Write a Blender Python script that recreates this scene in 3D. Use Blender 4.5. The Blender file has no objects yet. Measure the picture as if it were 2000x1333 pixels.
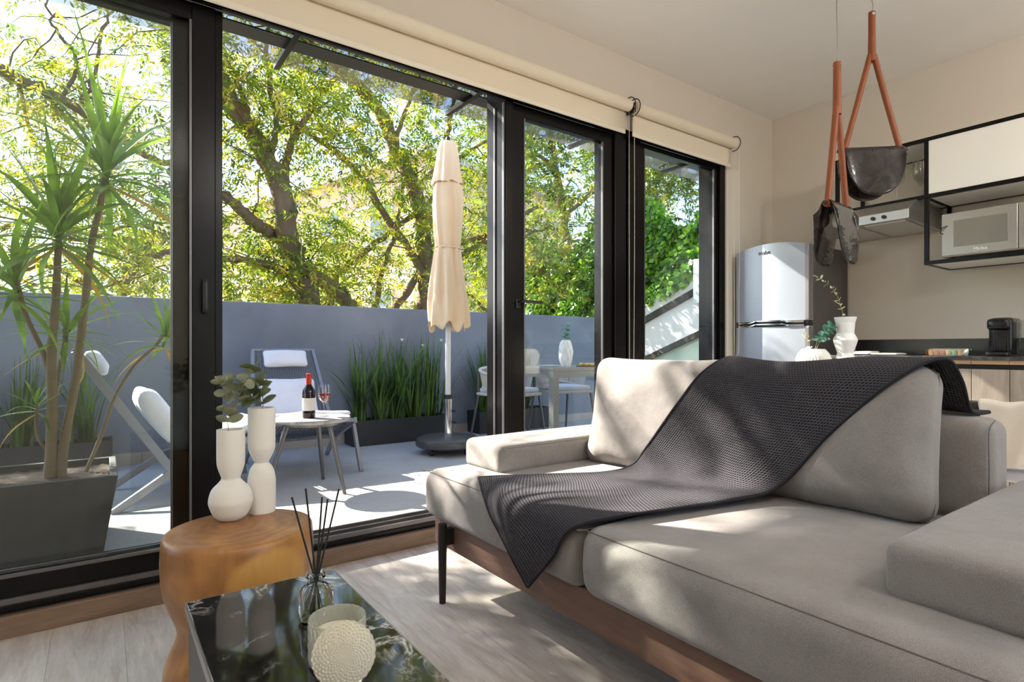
import bpy, bmesh, math, random
import numpy as np
from mathutils import Vector, Matrix
random.seed(7); RNG = np.random.default_rng(7)
scene = bpy.context.scene
col = scene.collection
PI = math.pi
R = math.radians

# ------------------------------------------------------------------ camera, sky, sun, exposure
CAMZ = 0.95; FPX = 1110.0; HOR = 682.0; YAW = R(35.8)
FW = np.array([math.sin(YAW), math.cos(YAW)]); RT = np.array([math.cos(YAW), -math.sin(YAW)])
cam_d = bpy.data.cameras.new('camera'); cam = bpy.data.objects.new('camera', cam_d); col.objects.link(cam)
cam.location = (0, 0, CAMZ); cam.rotation_euler = (R(90), 0, -YAW)
cam_d.sensor_width = 36; cam_d.lens = FPX/2000*36; cam_d.shift_y = (HOR-666.5)/2000
cam_d.clip_start = 0.02; cam_d.clip_end = 300
scene.camera = cam

SUN_DIR = Vector((0.52, -1.0, -0.84)).normalized()      # the way the light travels
world = bpy.data.worlds.new('world'); scene.world = world; world.use_nodes = True
nt = world.node_tree; nt.nodes.clear()
sky = nt.nodes.new('ShaderNodeTexSky'); sky.sky_type = 'NISHITA'; sky.sun_disc = False
sky.sun_elevation = math.asin(-SUN_DIR.z); sky.sun_rotation = math.atan2(-SUN_DIR.x, -SUN_DIR.y)
sky.dust_density = 2.5; sky.air_density = 1.0; sky.altitude = 1500
bg = nt.nodes.new('ShaderNodeBackground'); bg.inputs[1].default_value = 0.36
wo = nt.nodes.new('ShaderNodeOutputWorld')
nt.links.new(sky.outputs[0], bg.inputs[0]); nt.links.new(bg.outputs[0], wo.inputs[0])

sun_d = bpy.data.lights.new('sun', 'SUN'); sun_d.energy = 14.5; sun_d.angle = R(0.5); sun_d.color = (1.0, 0.92, 0.80)
sun = bpy.data.objects.new('sun', sun_d); col.objects.link(sun)
sun.rotation_euler = SUN_DIR.to_track_quat('-Z', 'Y').to_euler(); sun.location = (-6, 14, 12)

vs = scene.view_settings
vs.view_transform = 'Standard'; vs.look = 'None'; vs.gamma = 1.0; vs.use_curve_mapping = False
vs.exposure = 0.85
FILLW = 88.0

# ------------------------------------------------------------------ pixel helpers (photo frame 2000 x 1333)
def at_y(px, py, Y):
    t = (px-1000)/FPX; k = RT*t + FW; d = Y/k[1]
    return (k[0]*d, Y, CAMZ + (HOR-py)/FPX*d)
def at_x(px, py, X):
    t = (px-1000)/FPX; k = RT*t + FW; d = X/k[0]
    return (X, k[1]*d, CAMZ + (HOR-py)/FPX*d)
def at_z(px, py, Z):
    d = (CAMZ-Z)*FPX/(py-HOR); t = (px-1000)/FPX; k = (RT*t + FW)*d
    return (k[0], k[1], Z)

# ------------------------------------------------------------------ mesh builder
class MB:
    def __init__(s): s.v = []; s.f = []
    def add(s, vs_, fs_):
        o = len(s.v); s.v.extend([tuple(p) for p in vs_]); s.f.extend([tuple(i+o for i in f) for f in fs_]); return s
    def box(s, a, b):
        x0, y0, z0 = a; x1, y1, z1 = b
        return s.add([(x0,y0,z0),(x1,y0,z0),(x1,y1,z0),(x0,y1,z0),(x0,y0,z1),(x1,y0,z1),(x1,y1,z1),(x0,y1,z1)],
              [(0,3,2,1),(4,5,6,7),(0,1,5,4),(1,2,6,5),(2,3,7,6),(3,0,4,7)])
    def hexa(s, bot, top):
        return s.add(list(bot)+list(top), [(3,2,1,0),(4,5,6,7),(0,1,5,4),(1,2,6,5),(2,3,7,6),(3,0,4,7)])
    def bar(s, p, q, w, h, up=(0,0,1)):
        p = Vector(p); q = Vector(q); d = (q-p).normalized(); u = Vector(up)
        if abs(d.dot(u)) > .98: u = Vector((0,1,0))
        a = d.cross(u).normalized()*w/2; b = a.cross(d).normalized()*h/2
        return s.hexa([p-a-b,p+a-b,p+a+b,p-a+b],[q-a-b,q+a-b,q+a+b,q-a+b])
    def tube(s, pts, r, n=8, caps=True, closed=False):
        pts = [Vector(p) for p in pts]; m = len(pts)
        rs = [r]*m if isinstance(r, (int, float)) else list(r)
        T = []
        for i in range(m):
            if closed: T.append((pts[(i+1) % m]-pts[i-1]).normalized())
            else: T.append((pts[min(i+1,m-1)]-pts[max(i-1,0)]).normalized())
        u = Vector((0,0,1)) if abs(T[0].z) < .9 else Vector((1,0,0))
        u = (u - T[0]*u.dot(T[0])).normalized(); V = []
        for i in range(m):
            u = (u - T[i]*u.dot(T[i])).normalized(); w = T[i].cross(u)
            for k in range(n):
                a = 2*PI*k/n; V.append(pts[i] + (u*math.cos(a)+w*math.sin(a))*rs[i])
        F = []
        for i in range(m if closed else m-1):
            j = (i+1) % m
            for k in range(n):
                l = (k+1) % n; F.append((i*n+k, i*n+l, j*n+l, j*n+k))
        if caps and not closed: F.append(tuple(range(n-1,-1,-1))); F.append(tuple((m-1)*n+k for k in range(n)))
        return s.add(V, F)
    def lathe(s, prof, n=32, c=(0,0,0), fn=None, close_top=True, close_bot=True):
        V = []; F = []; m = len(prof)
        for (r, z) in prof:
            for k in range(n):
                a = 2*PI*k/n; q = r*(fn(a, z) if fn else 1)
                V.append((c[0]+q*math.cos(a), c[1]+q*math.sin(a), c[2]+z))
        for i in range(m-1):
            for k in range(n):
                l = (k+1) % n; F.append((i*n+k, i*n+l, (i+1)*n+l, (i+1)*n+k))
        if close_bot: F.append(tuple(range(n-1,-1,-1)))
        if close_top: F.append(tuple((m-1)*n+k for k in range(n)))
        return s.add(V, F)
    def prism(s, poly, f0, f1):
        n = len(poly); V = [f0(*p) for p in poly]+[f1(*p) for p in poly]
        F = [tuple(range(n-1,-1,-1)), tuple(range(n,2*n))]+[(i,(i+1)%n,n+(i+1)%n,n+i) for i in range(n)]
        return s.add(V, F)
    def grid(s, P, closed_u=False):
        n = len(P); m = len(P[0]); V = [p for row in P for p in row]; F = []
        for i in range(n-1):
            for j in range(m-1): F.append((i*m+j, i*m+j+1, (i+1)*m+j+1, (i+1)*m+j))
        return s.add(V, F)
    def rbox(s, c, size, r, seg=14, warp=None):
        # rounded box: a subdivided cube pushed out from an inner box
        hx, hy, hz = [q/2 for q in size]; V = []; F = []; idx = {}
        def key(p):
            k = tuple(round(q, 5) for q in p)
            if k not in idx: idx[k] = len(V); V.append(p)
            return idx[k]
        def crd(h, t):                                       # denser near the rounded rim
            return h*math.copysign(1-(1-abs(t))**1.6, t)
        g = [-1+2*i/seg for i in range(seg+1)]
        for ax in range(3):
            for sg in (-1, 1):
                a, b = [(1,2),(2,0),(0,1)][ax]; hh = (hx,hy,hz)
                G = []
                for i in g:
                    row = []
                    for j in g:
                        p = [0,0,0]; p[ax] = sg*hh[ax]; p[a] = crd(hh[a], i); p[b] = crd(hh[b], j); row.append(key(tuple(p)))
                    G.append(row)
                for i in range(seg):
                    for j in range(seg):
                        q = (G[i][j],G[i+1][j],G[i+1][j+1],G[i][j+1])
                        F.append(q if sg > 0 else q[::-1])
        out = []
        for p in V:
            inn = [max(-h+r, min(h-r, q)) for q, h in zip(p, (hx,hy,hz))]
            d = Vector(p)-Vector(inn); L = d.length
            q = Vector(inn) + (d/L*r if L > 1e-9 else d)
            if warp: q = Vector(warp(q.x/hx, q.y/hy, q.z/hz, q))
            out.append((c[0]+q.x, c[1]+q.y, c[2]+q.z))
        return s.add(out, F)
    def xform(s, M, i0=0):
        s.v[i0:] = [tuple(M @ Vector(p)) for p in s.v[i0:]]; return s
    def mesh(s, name, o=(0,0,0)):
        me = bpy.data.meshes.new(name)
        me.from_pydata([(p[0]-o[0], p[1]-o[1], p[2]-o[2]) for p in s.v], [], s.f); me.update(); return me
    def build(s, name, mat, parent=None, smooth=None, bevel=0, world_co=True, at=None, seg=2, solid=0):
        if parent is not None:
            o = chain(parent) if world_co else (0,0,0)
        elif at is not None: o = at
        else:
            a = np.array(s.v); lo = a.min(0); hi = a.max(0); o = ((lo[0]+hi[0])/2, (lo[1]+hi[1])/2, lo[2])
        me = s.mesh(name, o)
        ob = bpy.data.objects.new(name, me); col.objects.link(ob)
        me.materials.append(mat)
        if parent is not None: ob.parent = parent
        else: ob.location = o
        if smooth is not None:
            me.polygons.foreach_set('use_smooth', [True]*len(me.polygons))
            if smooth < 179: me.set_sharp_from_angle(angle=R(smooth))
        if solid:
            m = ob.modifiers.new('solid', 'SOLIDIFY'); m.thickness = solid; m.offset = 0
        if bevel:
            m = ob.modifiers.new('bevel', 'BEVEL'); m.width = bevel; m.segments = seg; m.limit_method = 'ANGLE'; m.angle_limit = R(35)
        return ob
def chain(o):
    x = Vector((0,0,0))
    while o is not None: x = x + o.location; o = o.parent
    return tuple(x)
def tag(o, label=None, cat=None, group=None, kind=None):
    if label: o['label'] = label
    if cat: o['category'] = cat
    if group: o['group'] = group
    if kind: o['kind'] = kind
    return o
def thing(name, label, cat, loc, rotz=0, group=None):
    o = bpy.data.objects.new(name, None); col.objects.link(o); o.empty_display_size = .1
    o.location = loc; o.rotation_euler = (0,0,rotz); return tag(o, label, cat, group)
def struct_e(name, loc=(0,0,0)):
    o = bpy.data.objects.new(name, None); col.objects.link(o); o.location = loc; o.empty_display_size = .1
    o['kind'] = 'structure'; return o
def dup(o, parent=None):
    c = o.copy(); col.objects.link(c)
    if parent is not None: c.parent = parent
    for ch in o.children: dup(ch, c)
    return c
def put(root, loc, rotz, label=None):
    c = dup(root); c.location = loc; c.rotation_euler = (0,0,rotz)
    if label: c['label'] = label
    return c
def spl(pts, n):
    # Catmull-Rom through pts, n samples
    P = np.array(pts, float); m = len(P); out = []
    for t in np.linspace(0, m-1, n):
        i = min(int(t), m-2); u = t-i
        p0, p1, p2, p3 = P[max(i-1,0)], P[i], P[i+1], P[min(i+2,m-1)]
        out.append(.5*(2*p1+(p2-p0)*u+(2*p0-5*p1+4*p2-p3)*u*u+(3*p1-p0-3*p2+p3)*u**3))
    return np.array(out)

# ------------------------------------------------------------------ materials
def lin(h):
    h = h.lstrip('#'); c = [int(h[i:i+2],16)/255 for i in (0,2,4)]
    return tuple(x/12.92 if x <= .04045 else ((x+.055)/1.055)**2.4 for x in c)+(1,)
class Mat:
    def __init__(s, name):
        s.m = bpy.data.materials.new(name); s.m.use_nodes = True; s.t = s.m.node_tree; s.t.nodes.clear()
        s.out = s.n('OutputMaterial')
    def n(s, ty, **kw):
        nd = s.t.nodes.new('ShaderNode'+ty)
        for k, v in kw.items(): setattr(nd, k, v)
        return nd
    def l(s, a, b): s.t.links.new(a, b)
    def coords(s, scale=(1,1,1), kind='Object', rand=False):
        tc = s.n('TexCoord'); mp = s.n('Mapping'); mp.inputs['Scale'].default_value = scale
        s.l(tc.outputs[kind], mp.inputs['Vector'])
        if rand:
            oi = s.n('ObjectInfo'); mu = s.n('Math', operation='MULTIPLY'); mu.inputs[1].default_value = 37.0
            s.l(oi.outputs['Random'], mu.inputs[0]); s.l(mu.outputs[0], mp.inputs['Location'])
        return mp.outputs[0]
    def noise(s, vec, scale, detail=4, rough=.55, dist=0):
        n = s.n('TexNoise'); n.inputs['Scale'].default_value = scale; n.inputs['Detail'].default_value = detail
        n.inputs['Roughness'].default_value = rough; n.inputs['Distortion'].default_value = dist
        s.l(vec, n.inputs['Vector']); return n.outputs['Fac']
    def ramp(s, fac, stops):
        r = s.n('ValToRGB'); e = r.color_ramp.elements
        e[0].position, e[0].color = stops[0][0], lin(stops[0][1]); e[1].position, e[1].color = stops[-1][0], lin(stops[-1][1])
        for p, c in stops[1:-1]: x = e.new(p); x.color = lin(c)
        s.l(fac, r.inputs[0]); return r.outputs[0]
    def mixc(s, fac, a, b, mode='MIX'):
        x = s.n('Mix', data_type='RGBA', blend_type=mode)
        if isinstance(fac, (int,float)): x.inputs[0].default_value = fac
        else: s.l(fac, x.inputs[0])
        for i, q in ((6,a),(7,b)):
            if isinstance(q, tuple): x.inputs[i].default_value = q
            else: s.l(q, x.inputs[i])
        return x.outputs[2]
    def bump(s, h, strength, dist=.002, nrm=None):
        b = s.n('Bump'); b.inputs['Strength'].default_value = strength; b.inputs['Distance'].default_value = dist
        s.l(h, b.inputs['Height'])
        if nrm is not None: s.l(nrm, b.inputs['Normal'])
        return b.outputs[0]
    def bsdf(s, colr, rough=.5, metal=0, nrm=None, **kw):
        b = s.n('BsdfPrincipled')
        if isinstance(colr, tuple): b.inputs['Base Color'].default_value = colr
        else: s.l(colr, b.inputs['Base Color'])
        if isinstance(rough, (int,float)): b.inputs['Roughness'].default_value = rough
        else: s.l(rough, b.inputs['Roughness'])
        b.inputs['Metallic'].default_value = metal
        for k, v in kw.items(): b.inputs[k.replace('_',' ')].default_value = v
        if nrm is not None: s.l(nrm, b.inputs['Normal'])
        return b.outputs[0]
    def done(s, sh): s.l(sh, s.out.inputs[0]); return s.m
def plain(name, h, rough=.5, metal=0, var=.12, scale=6, bump=0, bscale=60, stretch=(1,1,1), **kw):
    m = Mat(name); v = m.coords(stretch); c = lin(h)
    f = m.noise(v, scale, 5)
    d = tuple(q*(1-var) for q in c[:3])+(1,); e = tuple(min(1,q*(1+var)) for q in c[:3])+(1,)
    cc = m.mixc(f, d, e)
    nn = m.bump(m.noise(v, bscale, 4), bump) if bump else None
    return m.done(m.bsdf(cc, rough, metal, nn, **kw))
def clear(name, tint=(1,1,1,1), refl=1.0, rough=0.0, f0=.035):
    # thin pane: see-through, with a mirror reflection that grows at grazing angles
    m = Mat(name); tr = m.n('BsdfTransparent'); tr.inputs[0].default_value = tint
    gl = m.n('BsdfGlossy'); gl.inputs['Roughness'].default_value = rough; gl.inputs[0].default_value = (refl,refl,refl,1)
    lw = m.n('LayerWeight'); lw.inputs[0].default_value = .5
    pw = m.n('Math', operation='POWER'); pw.inputs[1].default_value = 5; m.l(lw.outputs['Facing'], pw.inputs[0])
    ma = m.n('Math', operation='MULTIPLY_ADD'); ma.inputs[1].default_value = 1-f0; ma.inputs[2].default_value = f0; m.l(pw.outputs[0], ma.inputs[0])
    mx = m.n('MixShader'); m.l(ma.outputs[0], mx.inputs[0]); m.l(tr.outputs[0], mx.inputs[1]); m.l(gl.outputs[0], mx.inputs[2])
    return m.done(mx.outputs[0])
def leafmat(name, trans=.5, rough=.45, attr='Col', tint=1.5):
    m = Mat(name); a = m.n('Attribute'); a.attribute_name = attr
    b = m.bsdf(a.outputs['Color'], rough)
    t = m.n('BsdfTranslucent'); g = m.n('Mix', data_type='RGBA', blend_type='MULTIPLY'); g.inputs[0].default_value = 1
    m.l(a.outputs['Color'], g.inputs[6]); g.inputs[7].default_value = (tint, tint*1.02, tint*.45, 1); m.l(g.outputs[2], t.inputs[0])
    mx = m.n('MixShader'); mx.inputs[0].default_value = trans; m.l(b, mx.inputs[1]); m.l(t.outputs[0], mx.inputs[2])
    return m.done(mx.outputs[0])
def green(name, h1, h2, trans=.35, rough=.4, stretch=(1,1,1), tint=1.4):
    m = Mat(name); f = m.noise(m.coords(stretch, rand=True), 3, 3); c = m.ramp(f, [(.35,h1),(.65,h2)])
    b = m.bsdf(c, rough); t = m.n('BsdfTranslucent')
    g = m.n('Mix', data_type='RGBA', blend_type='MULTIPLY'); g.inputs[0].default_value = 1
    m.l(c, g.inputs[6]); g.inputs[7].default_value = (tint, tint, tint*.5, 1); m.l(g.outputs[2], t.inputs[0])
    mx = m.n('MixShader'); mx.inputs[0].default_value = trans; m.l(b, mx.inputs[1]); m.l(t.outputs[0], mx.inputs[2])
    return m.done(mx.outputs[0])
def fabric(name, h1, h2, scale=700, bump=.5):
    m = Mat(name); v = m.coords(); vy = m.coords((1,1,.25)); vz = m.coords((1,.25,1))
    f = m.noise(v, scale, 3, .7); f2 = m.noise(v, 9, 4)
    c = m.ramp(f, [(.3,h1),(.7,h2)]); c = m.mixc(.25, c, m.ramp(f2, [(.3,h1),(.7,h2)]))
    mm = m.n('Math', operation='ADD'); m.l(m.noise(vy, scale, 2, .6), mm.inputs[0]); m.l(m.noise(vz, scale, 2, .6), mm.inputs[1])
    nn = m.bump(mm.outputs[0], bump, .0012)
    nn = m.bump(m.noise(v, 7, 3), .35, .02, nn)
    return m.done(m.bsdf(c, .9, 0, nn, Sheen_Weight=.25, Sheen_Roughness=.5))
def wood(name, stops, stretch, scale=3, rough=.5, bump=.15, rand=False, dist=1.2):
    m = Mat(name); v = m.coords(stretch, rand=rand)
    f = m.noise(v, scale, 7, .62, dist); f2 = m.noise(v, scale*6, 6, .7, .4)
    c = m.ramp(f, stops); c = m.mixc(.35, c, m.ramp(f2, [(.3,stops[0][1]),(.75,stops[-1][1])]))
    return m.done(m.bsdf(c, rough, 0, m.bump(f2, bump, .002)))

MW = plain('wall_paint', 'D4CABC', .85, var=.02)
MCEIL = plain('ceiling_paint', 'F8F5EF', .9, var=.015)
MBLACK = plain('black_frame_metal', '0E0C0D', .26, 0, var=.1, Specular_IOR_Level=.22)
def solidglass(name, h='FFFFFF', rough=.02, ior=1.45):
    m = Mat(name); return m.done(m.bsdf(lin(h), rough, 0, None, Transmission_Weight=1.0, IOR=ior))
MDARK = plain('dark_steel', '2B2929', .4, .3, var=.1)
MALU = plain('grey_aluminium', '6E6C6C', .35, .6, var=.06)
MSTEEL = plain('brushed_steel', 'B9B6B0', .3, .9, var=.08, scale=40, stretch=(1,.05,1))
MCHROME = plain('chrome', 'D8D8D8', .12, 1, var=.02)
MGLASS = clear('window_glass', (.965,.985,.98,1), 1.0, 0.0, .024)
MTHIN = clear('clear_glass', (.97,.98,.975,1), 1.0, .02, .06)
MWHITE = plain('white_panel', 'F1EFE9', .35, var=.02)
# ------------------------------------------------------------------ the room
MPLANK = wood('grey_oak_laminate', [(.28,'A0958B'),(.42,'C2B8B0'),(.58,'D6CFC9'),(.75,'E4DFDA')], (9,1.1,9), 2.2, .42, .2, rand=True, dist=.9)
MBASE = wood('brown_oak_trim', [(.3,'655244'),(.5,'836C59'),(.7,'98816D')], (1.2,14,14), 2.2, .45, .15)
XE, YN, ZC = 4.40, 2.50, 2.80
XW, YS = -2.6, -2.9
floor = tag(MB().box((XW-.2,YS-.2,-.12),(XE+.2,YN,-.012)).build('floor', plain('screed','8C8780',.8), at=(0,0,0)), kind='structure')
PW, PL = .195, 1.3
pm = MB().box((0,0,-.012),(PW-.0006,PL-.0006,0)).mesh('plank'); pm.materials.append(MPLANK)
for i in range(int((XE-(-1.5))/PW)+1):
    x = -1.5+i*PW; off = (i*.47) % 1.3
    for j in range(5):
        y = YN-.012-PL*(j+1)+off-.0
        y0 = y; 
        if y0 > YN-.03: continue
        if y0+PL > YN-.01 or x+PW > XE:
            w = min(PW, XE-x)-.0006; l = min(PL, YN-.012-y0)-.0006
            if w < .02 or l < .02: continue
            me = MB().box((0,0,-.012),(w,l,0)).mesh('plank'); me.materials.append(MPLANK)
        else: me = pm
        o = bpy.data.objects.new('plank', me); col.objects.link(o); o.parent = floor; o.location = (x,y0,0)

ceil = tag(MB().box((XW-.2,YS-.2,ZC),(XE+.2,YN+.25,ZC+.15)).build('ceiling', MCEIL), kind='structure')
w = MB().box((XW-.2,YN,2.345),(XE+.2,YN+.05,2.43)); w.box((XW-.2,YN,2.43),(XE+.2,YN+.2,ZC)); w.box((3.765,YN,0),(XE+.2,YN+.2,2.345)); w.box((3.765,YN+.05,2.345),(XE+.2,YN+.2,2.43)); w.box((XW-.2,YN,0),(-2.3,YN+.2,2.345)); w.box((XW-.2,YN+.05,2.345),(-2.3,YN+.2,2.43))
tag(w.build('wall_north', MW), kind='structure')
tag(MB().box((XE,YS-.2,-.1),(XE+.2,YN,ZC)).build('wall_east', MW), kind='structure')
tag(MB().box((XW-.2,YS-.2,-.1),(XW,YN,ZC)).build('wall_west', MW), kind='structure')
w = MB().box((XW,YS-.2,2.45),(XE,YS,ZC)); w.box((XW,YS-.2,-.1),(XE,YS,.15)); w.box((XW,YS-.2,.15),(1.5,YS,2.45)); w.box((4.1,YS-.2,.15),(XE,YS,2.45))
tag(w.build('wall_south', MW), kind='structure')
w = struct_e('fill_window', (2.8,YS-.1,.15))  # unseen rear window, added so sky light fills the room
for x in (1.5,2.775,4.05): MB().box((x,YS-.13,.15),(x+.05,YS-.07,2.45)).build('post', MBLACK, w)
MB().box((1.55,YS-.13,2.4),(4.05,YS-.07,2.45)).build('rail', MBLACK, w); MB().box((1.55,YS-.13,.15),(4.05,YS-.07,.2)).build('rail', MBLACK, w)
for x in (1.55,2.825): MB().box((x,YS-.104,.2),(x+1.225,YS-.098,2.4)).build('pane', MGLASS, w)
# the white reveal bead at the right of the window, the wooden riser below it
tag(MB().box((3.765,YN-.006,0),(3.93,YN,2.30)).build('trim_1', plain('reveal_plaster','DDD5C8',.8,var=.02)), kind='structure')
tag(MB().box((-2.3,2.475,0),(3.765,2.50,.072)).build('baseboard_north', MBASE, bevel=.003), kind='structure')
tag(MB().box((-2.3,YN,0),(3.765,YN+.2,.075)).build('trim_2', plain('dark_sill','2A2725',.5)), kind='structure')

# ------------------------------------------------------------------ sliding windows and the glazed door
def leaf(name, X0, X1, Y, z0, z1, sw, rb, th=.045, tr=.07):
    e = struct_e(name, ((X0+X1)/2, Y, z0))
    MB().box((X0,Y,z0),(X0+sw,Y+th,z1)).build('stile', MBLACK, e, bevel=.003)
    MB().box((X1-sw,Y,z0),(X1,Y+th,z1)).build('stile', MBLACK, e, bevel=.003)
    MB().box((X0+sw,Y+.002,z1-tr),(X1-sw,Y+th-.002,z1)).build('top_rail', MBLACK, e, bevel=.003)
    MB().box((X0+sw,Y+.002,z0),(X1-sw,Y+th-.002,z0+rb)).build('bottom_rail', MBLACK, e, bevel=.003)
    MB().box((X0+sw-.01,Y+th/2-.004,z0+rb-.01),(X1-sw+.01,Y+th/2+.004,z1-tr+.01)).build('pane', MGLASS, e)
    for x in (X0+sw, X1-sw-.008):
        MB().box((x,Y-.001,z0+rb),(x+.008,Y+.012,z1-tr)).build('glazing_bead', MALU, e)
    MB().box((X0+sw,Y-.001,z0+rb-.006),(X1-sw,Y+.012,z0+rb+.004)).build('glazing_bead', MALU, e)
    return e
fr = struct_e('window_5', (1.0,2.52,.075))          # fixed outer frame with its tracks
MB().box((-2.3,2.505,2.303),(3.765,2.522,2.345)).build('head', MBLACK, fr, bevel=.003)
MB().box((-2.3,2.555,2.398),(3.765,2.69,2.43)).build('head_track', MBLACK, fr)
MB().box((-2.3,2.522,2.32),(3.765,2.535,2.345)).build('head_track', MBLACK, fr)
MB().box((-2.3,2.505,.075),(3.765,2.69,.098)).build('threshold', MBLACK, fr, bevel=.003)
for y in (2.512,2.575,2.638): MB().box((-2.3,y,.098),(1.765,y+.012,.118)).build('track', MALU, fr)
MB().box((3.70,2.505,.098),(3.765,2.69,2.398)).build('jamb', MBLACK, fr, bevel=.003)
MB().box((2.60,2.505,.098),(2.70,2.69,2.398)).build('mullion', MBLACK, fr, bevel=.003)
MB().box((2.73,2.515,.098),(2.845,2.69,2.398)).build('mullion', MBLACK, fr, bevel=.003)
MB().box((2.70,2.535,.098),(2.73,2.66,2.398)).build('mullion_joint', MDARK, fr)
MB().box((1.765,2.505,.098),(1.815,2.69,2.398)).build('jamb', MBLACK, fr, bevel=.003)
MB().box((1.758,2.515,.098),(1.765,2.53,2.285)).build('weather_strip', MALU, fr)
MB().box((1.758,2.60,.098),(1.765,2.615,2.285)).build('weather_strip', MALU, fr)
w1 = leaf('window_1', -2.2, .365, 2.522, .105, 2.303, .082, .085)
MB().box((.365,2.53,.105),(.392,2.56,2.303)).build('interlock', MBLACK, w1, bevel=.002)
h = MB().box((.318,2.508,1.09),(.336,2.522,1.225)).build('handle', MDARK, w1, bevel=.004)
MB().rbox((.327,2.490,1.155),(.016,.016,.13),.006,4).build('handle_grip', MDARK, h, smooth=60)
w2 = leaf('window_2', -2.25, .300, 2.585, .105, 2.300, .075, .085)
d1 = leaf('door_1', 1.818, 2.598, 2.522, .10, 2.303, .082, .09)
h = MB().rbox((1.858,2.519,1.20),(.032,.008,.05),.003,4).build('handle_plate', MDARK, d1, smooth=60)
MB().tube([(1.858,2.52,1.21),(1.858,2.478,1.21),(1.866,2.468,1.21),(1.99,2.468,1.208)],.0085,10).build('handle', MDARK, h, smooth=50)
w3 = leaf('window_3', 2.846, 3.700, 2.522, .10, 2.303, .045, .06, .045, .032)

# ------------------------------------------------------------------ roller blinds
MBLIND = plain('cream_blind_fabric', 'E4D7C0', .8, var=.025, scale=3, bump=.15, bscale=500)
MBLINDB = plain('cream_blind_bar', 'E9DFCC', .6, var=.02)
def blind(X0, X1, zb, label, chains):
    Yt, Zt, r = 2.438, 2.462, .036
    e = thing('roller_blind', label, 'blind', ((X0+X1)/2, Yt, zb), group='cream roller blinds over the glazing')
    p = [(X0,Yt,Zt),(X1,Yt,Zt)]
    MB().tube(p, r, 28).build('roll', MBLIND, e, smooth=50)
    P = []
    for i, t in enumerate(np.linspace(0,1,12)):
        z = Zt-.02+(zb+.01-Zt+.02)*t
        P.append([(X0+.01+(X1-X0-.02)*u, Yt+r*.7+.004*math.sin(u*9+i*.3)*t, z) for u in np.linspace(0,1,24)])
    MB().grid(P).build('blind_fabric', MBLIND, e, smooth=179, solid=.0015)
    MB().rbox(((X0+X1)/2,Yt+r*.7,zb+.01),(X1-X0-.016,.012,.028),.0055,6).build('bottom_bar', MBLINDB, e, smooth=60)
    for x in (X0-.004, X1+.004):
        b = MB().box((x-.003,Yt-.01,Zt-.03),(x+.003,YN,Zt+.03)).build('bracket', MDARK, e)
        arc = [(x,Yt+.05*math.cos(a),Zt+.052*math.sin(a)) for a in np.linspace(R(60),R(290),18)]
        MB().tube(arc,.0035,6).build('bracket_ring', MDARK, b, smooth=60)
    for x, ch in chains:
        zl = ch
        MB().tube([(x,Yt-.036,Zt-.01),(x,Yt-.037,(Zt+zl)/2),(x,Yt-.03,zl+.02),(x,Yt-.012,zl),(x,Yt+.004,zl+.02),(x,Yt+.006,(Zt+zl)/2),(x,Yt+.008,Zt-.01)],.0015,5).build('bead_chain', MBLINDB, e, smooth=60)
    return e
blind(-2.35, 2.655, 2.295, 'long cream roller blind above the open sliding door', [(2.664,.72)])
blind(2.705, 3.775, 2.295, 'short cream roller blind above the window beside the fridge', [(3.786,.90)])

# ------------------------------------------------------------------ unseen opal globe lamps, added behind the viewer as fill light
MFILL = Mat('fill_lamp_glass'); em = MFILL.n('Emission'); em.inputs[0].default_value = (1,.94,.86,1); em.inputs[1].default_value = 5.0; MFILL = MFILL.done(em.outputs[0])
dl = None; spots = []
for x, y, wh in ((-1.2,-.7,'by the west wall'),(1.1,-.9,'in the middle of the room'),(3.1,-.6,'nearest the kitchen run'),(2.5,-2.2,'by the added south window')):
    if dl is None:
        dl = thing('globe_fill_lamp', '', 'lamp', (x,y,2.40), group='added opal globe fill lamps')
        MB().lathe([(.11*math.sin(a),.11-.11*math.cos(a)) for a in np.linspace(.05,PI-.3,22)],32).build('globe', MFILL, dl, smooth=60, world_co=False)
        MB().tube([(0,0,.215),(0,0,.38)],.008,10).build('rod', MDARK, dl, smooth=60, world_co=False)
        MB().lathe([(.05,.38),(.052,.39),(.052,.3995)],28).build('ceiling_rose', MDARK, dl, smooth=40, world_co=False); e = dl
    else: e = put(dl, (x,y,2.40), 0)
    e['label'] = 'added unseen white opal globe fill lamp '+wh; spots.append(e)
for e in spots:
    ld = bpy.data.lights.new('globe_fill_light', 'POINT'); ld.shadow_soft_size = .125; ld.energy = FILLW; ld.color = (1,.96,.91)
    lo_ = bpy.data.objects.new('globe_fill_light', ld); col.objects.link(lo_); lo_.parent = e; lo_.location = (0,0,.11)
# ------------------------------------------------------------------ sofa
MFAB = fabric('heather_grey_upholstery', '625D5B', '9A9591', 620, .5)
MRAIL = wood('sofa_rail_walnut', [(.3,'60493D'),(.5,'715648'),(.7,'806353')], (10,1,10), 2.5, .45, .1)
MSEAM = plain('grey_seam_thread', '6A6460', .9)
sofa = thing('sofa', 'grey fabric two-seat sofa with low flat arms on thin dark legs', 'sofa', (1.55,1.12,0))
def nz(a, b, c, s): return math.sin(a*s+1.3)*math.cos(b*s*1.3+.4)*math.sin(c*s*.9+2.1)
def seat_warp(sx, sy, sd):
    def w(u, v, t, q):
        x, y, z = q
        top = max(0, t)
        z += .010*top*(1-u*u)*(1-v*v)
        x += -.010*max(0,-u)*(1-t*t)                               # front panel swells a little
        wr = .0035*math.sin(y*46+sd+2*math.sin(z*20+y*5))*max(0,-u)*max(0,.75-abs(t+.1))   # vertical puckers of the front cover
        x += wr
        z += .003*nz(x,y,z,11+sd)*top
        return x, y, z
    return w
SX0, SX1 = 1.035, 1.96
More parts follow.
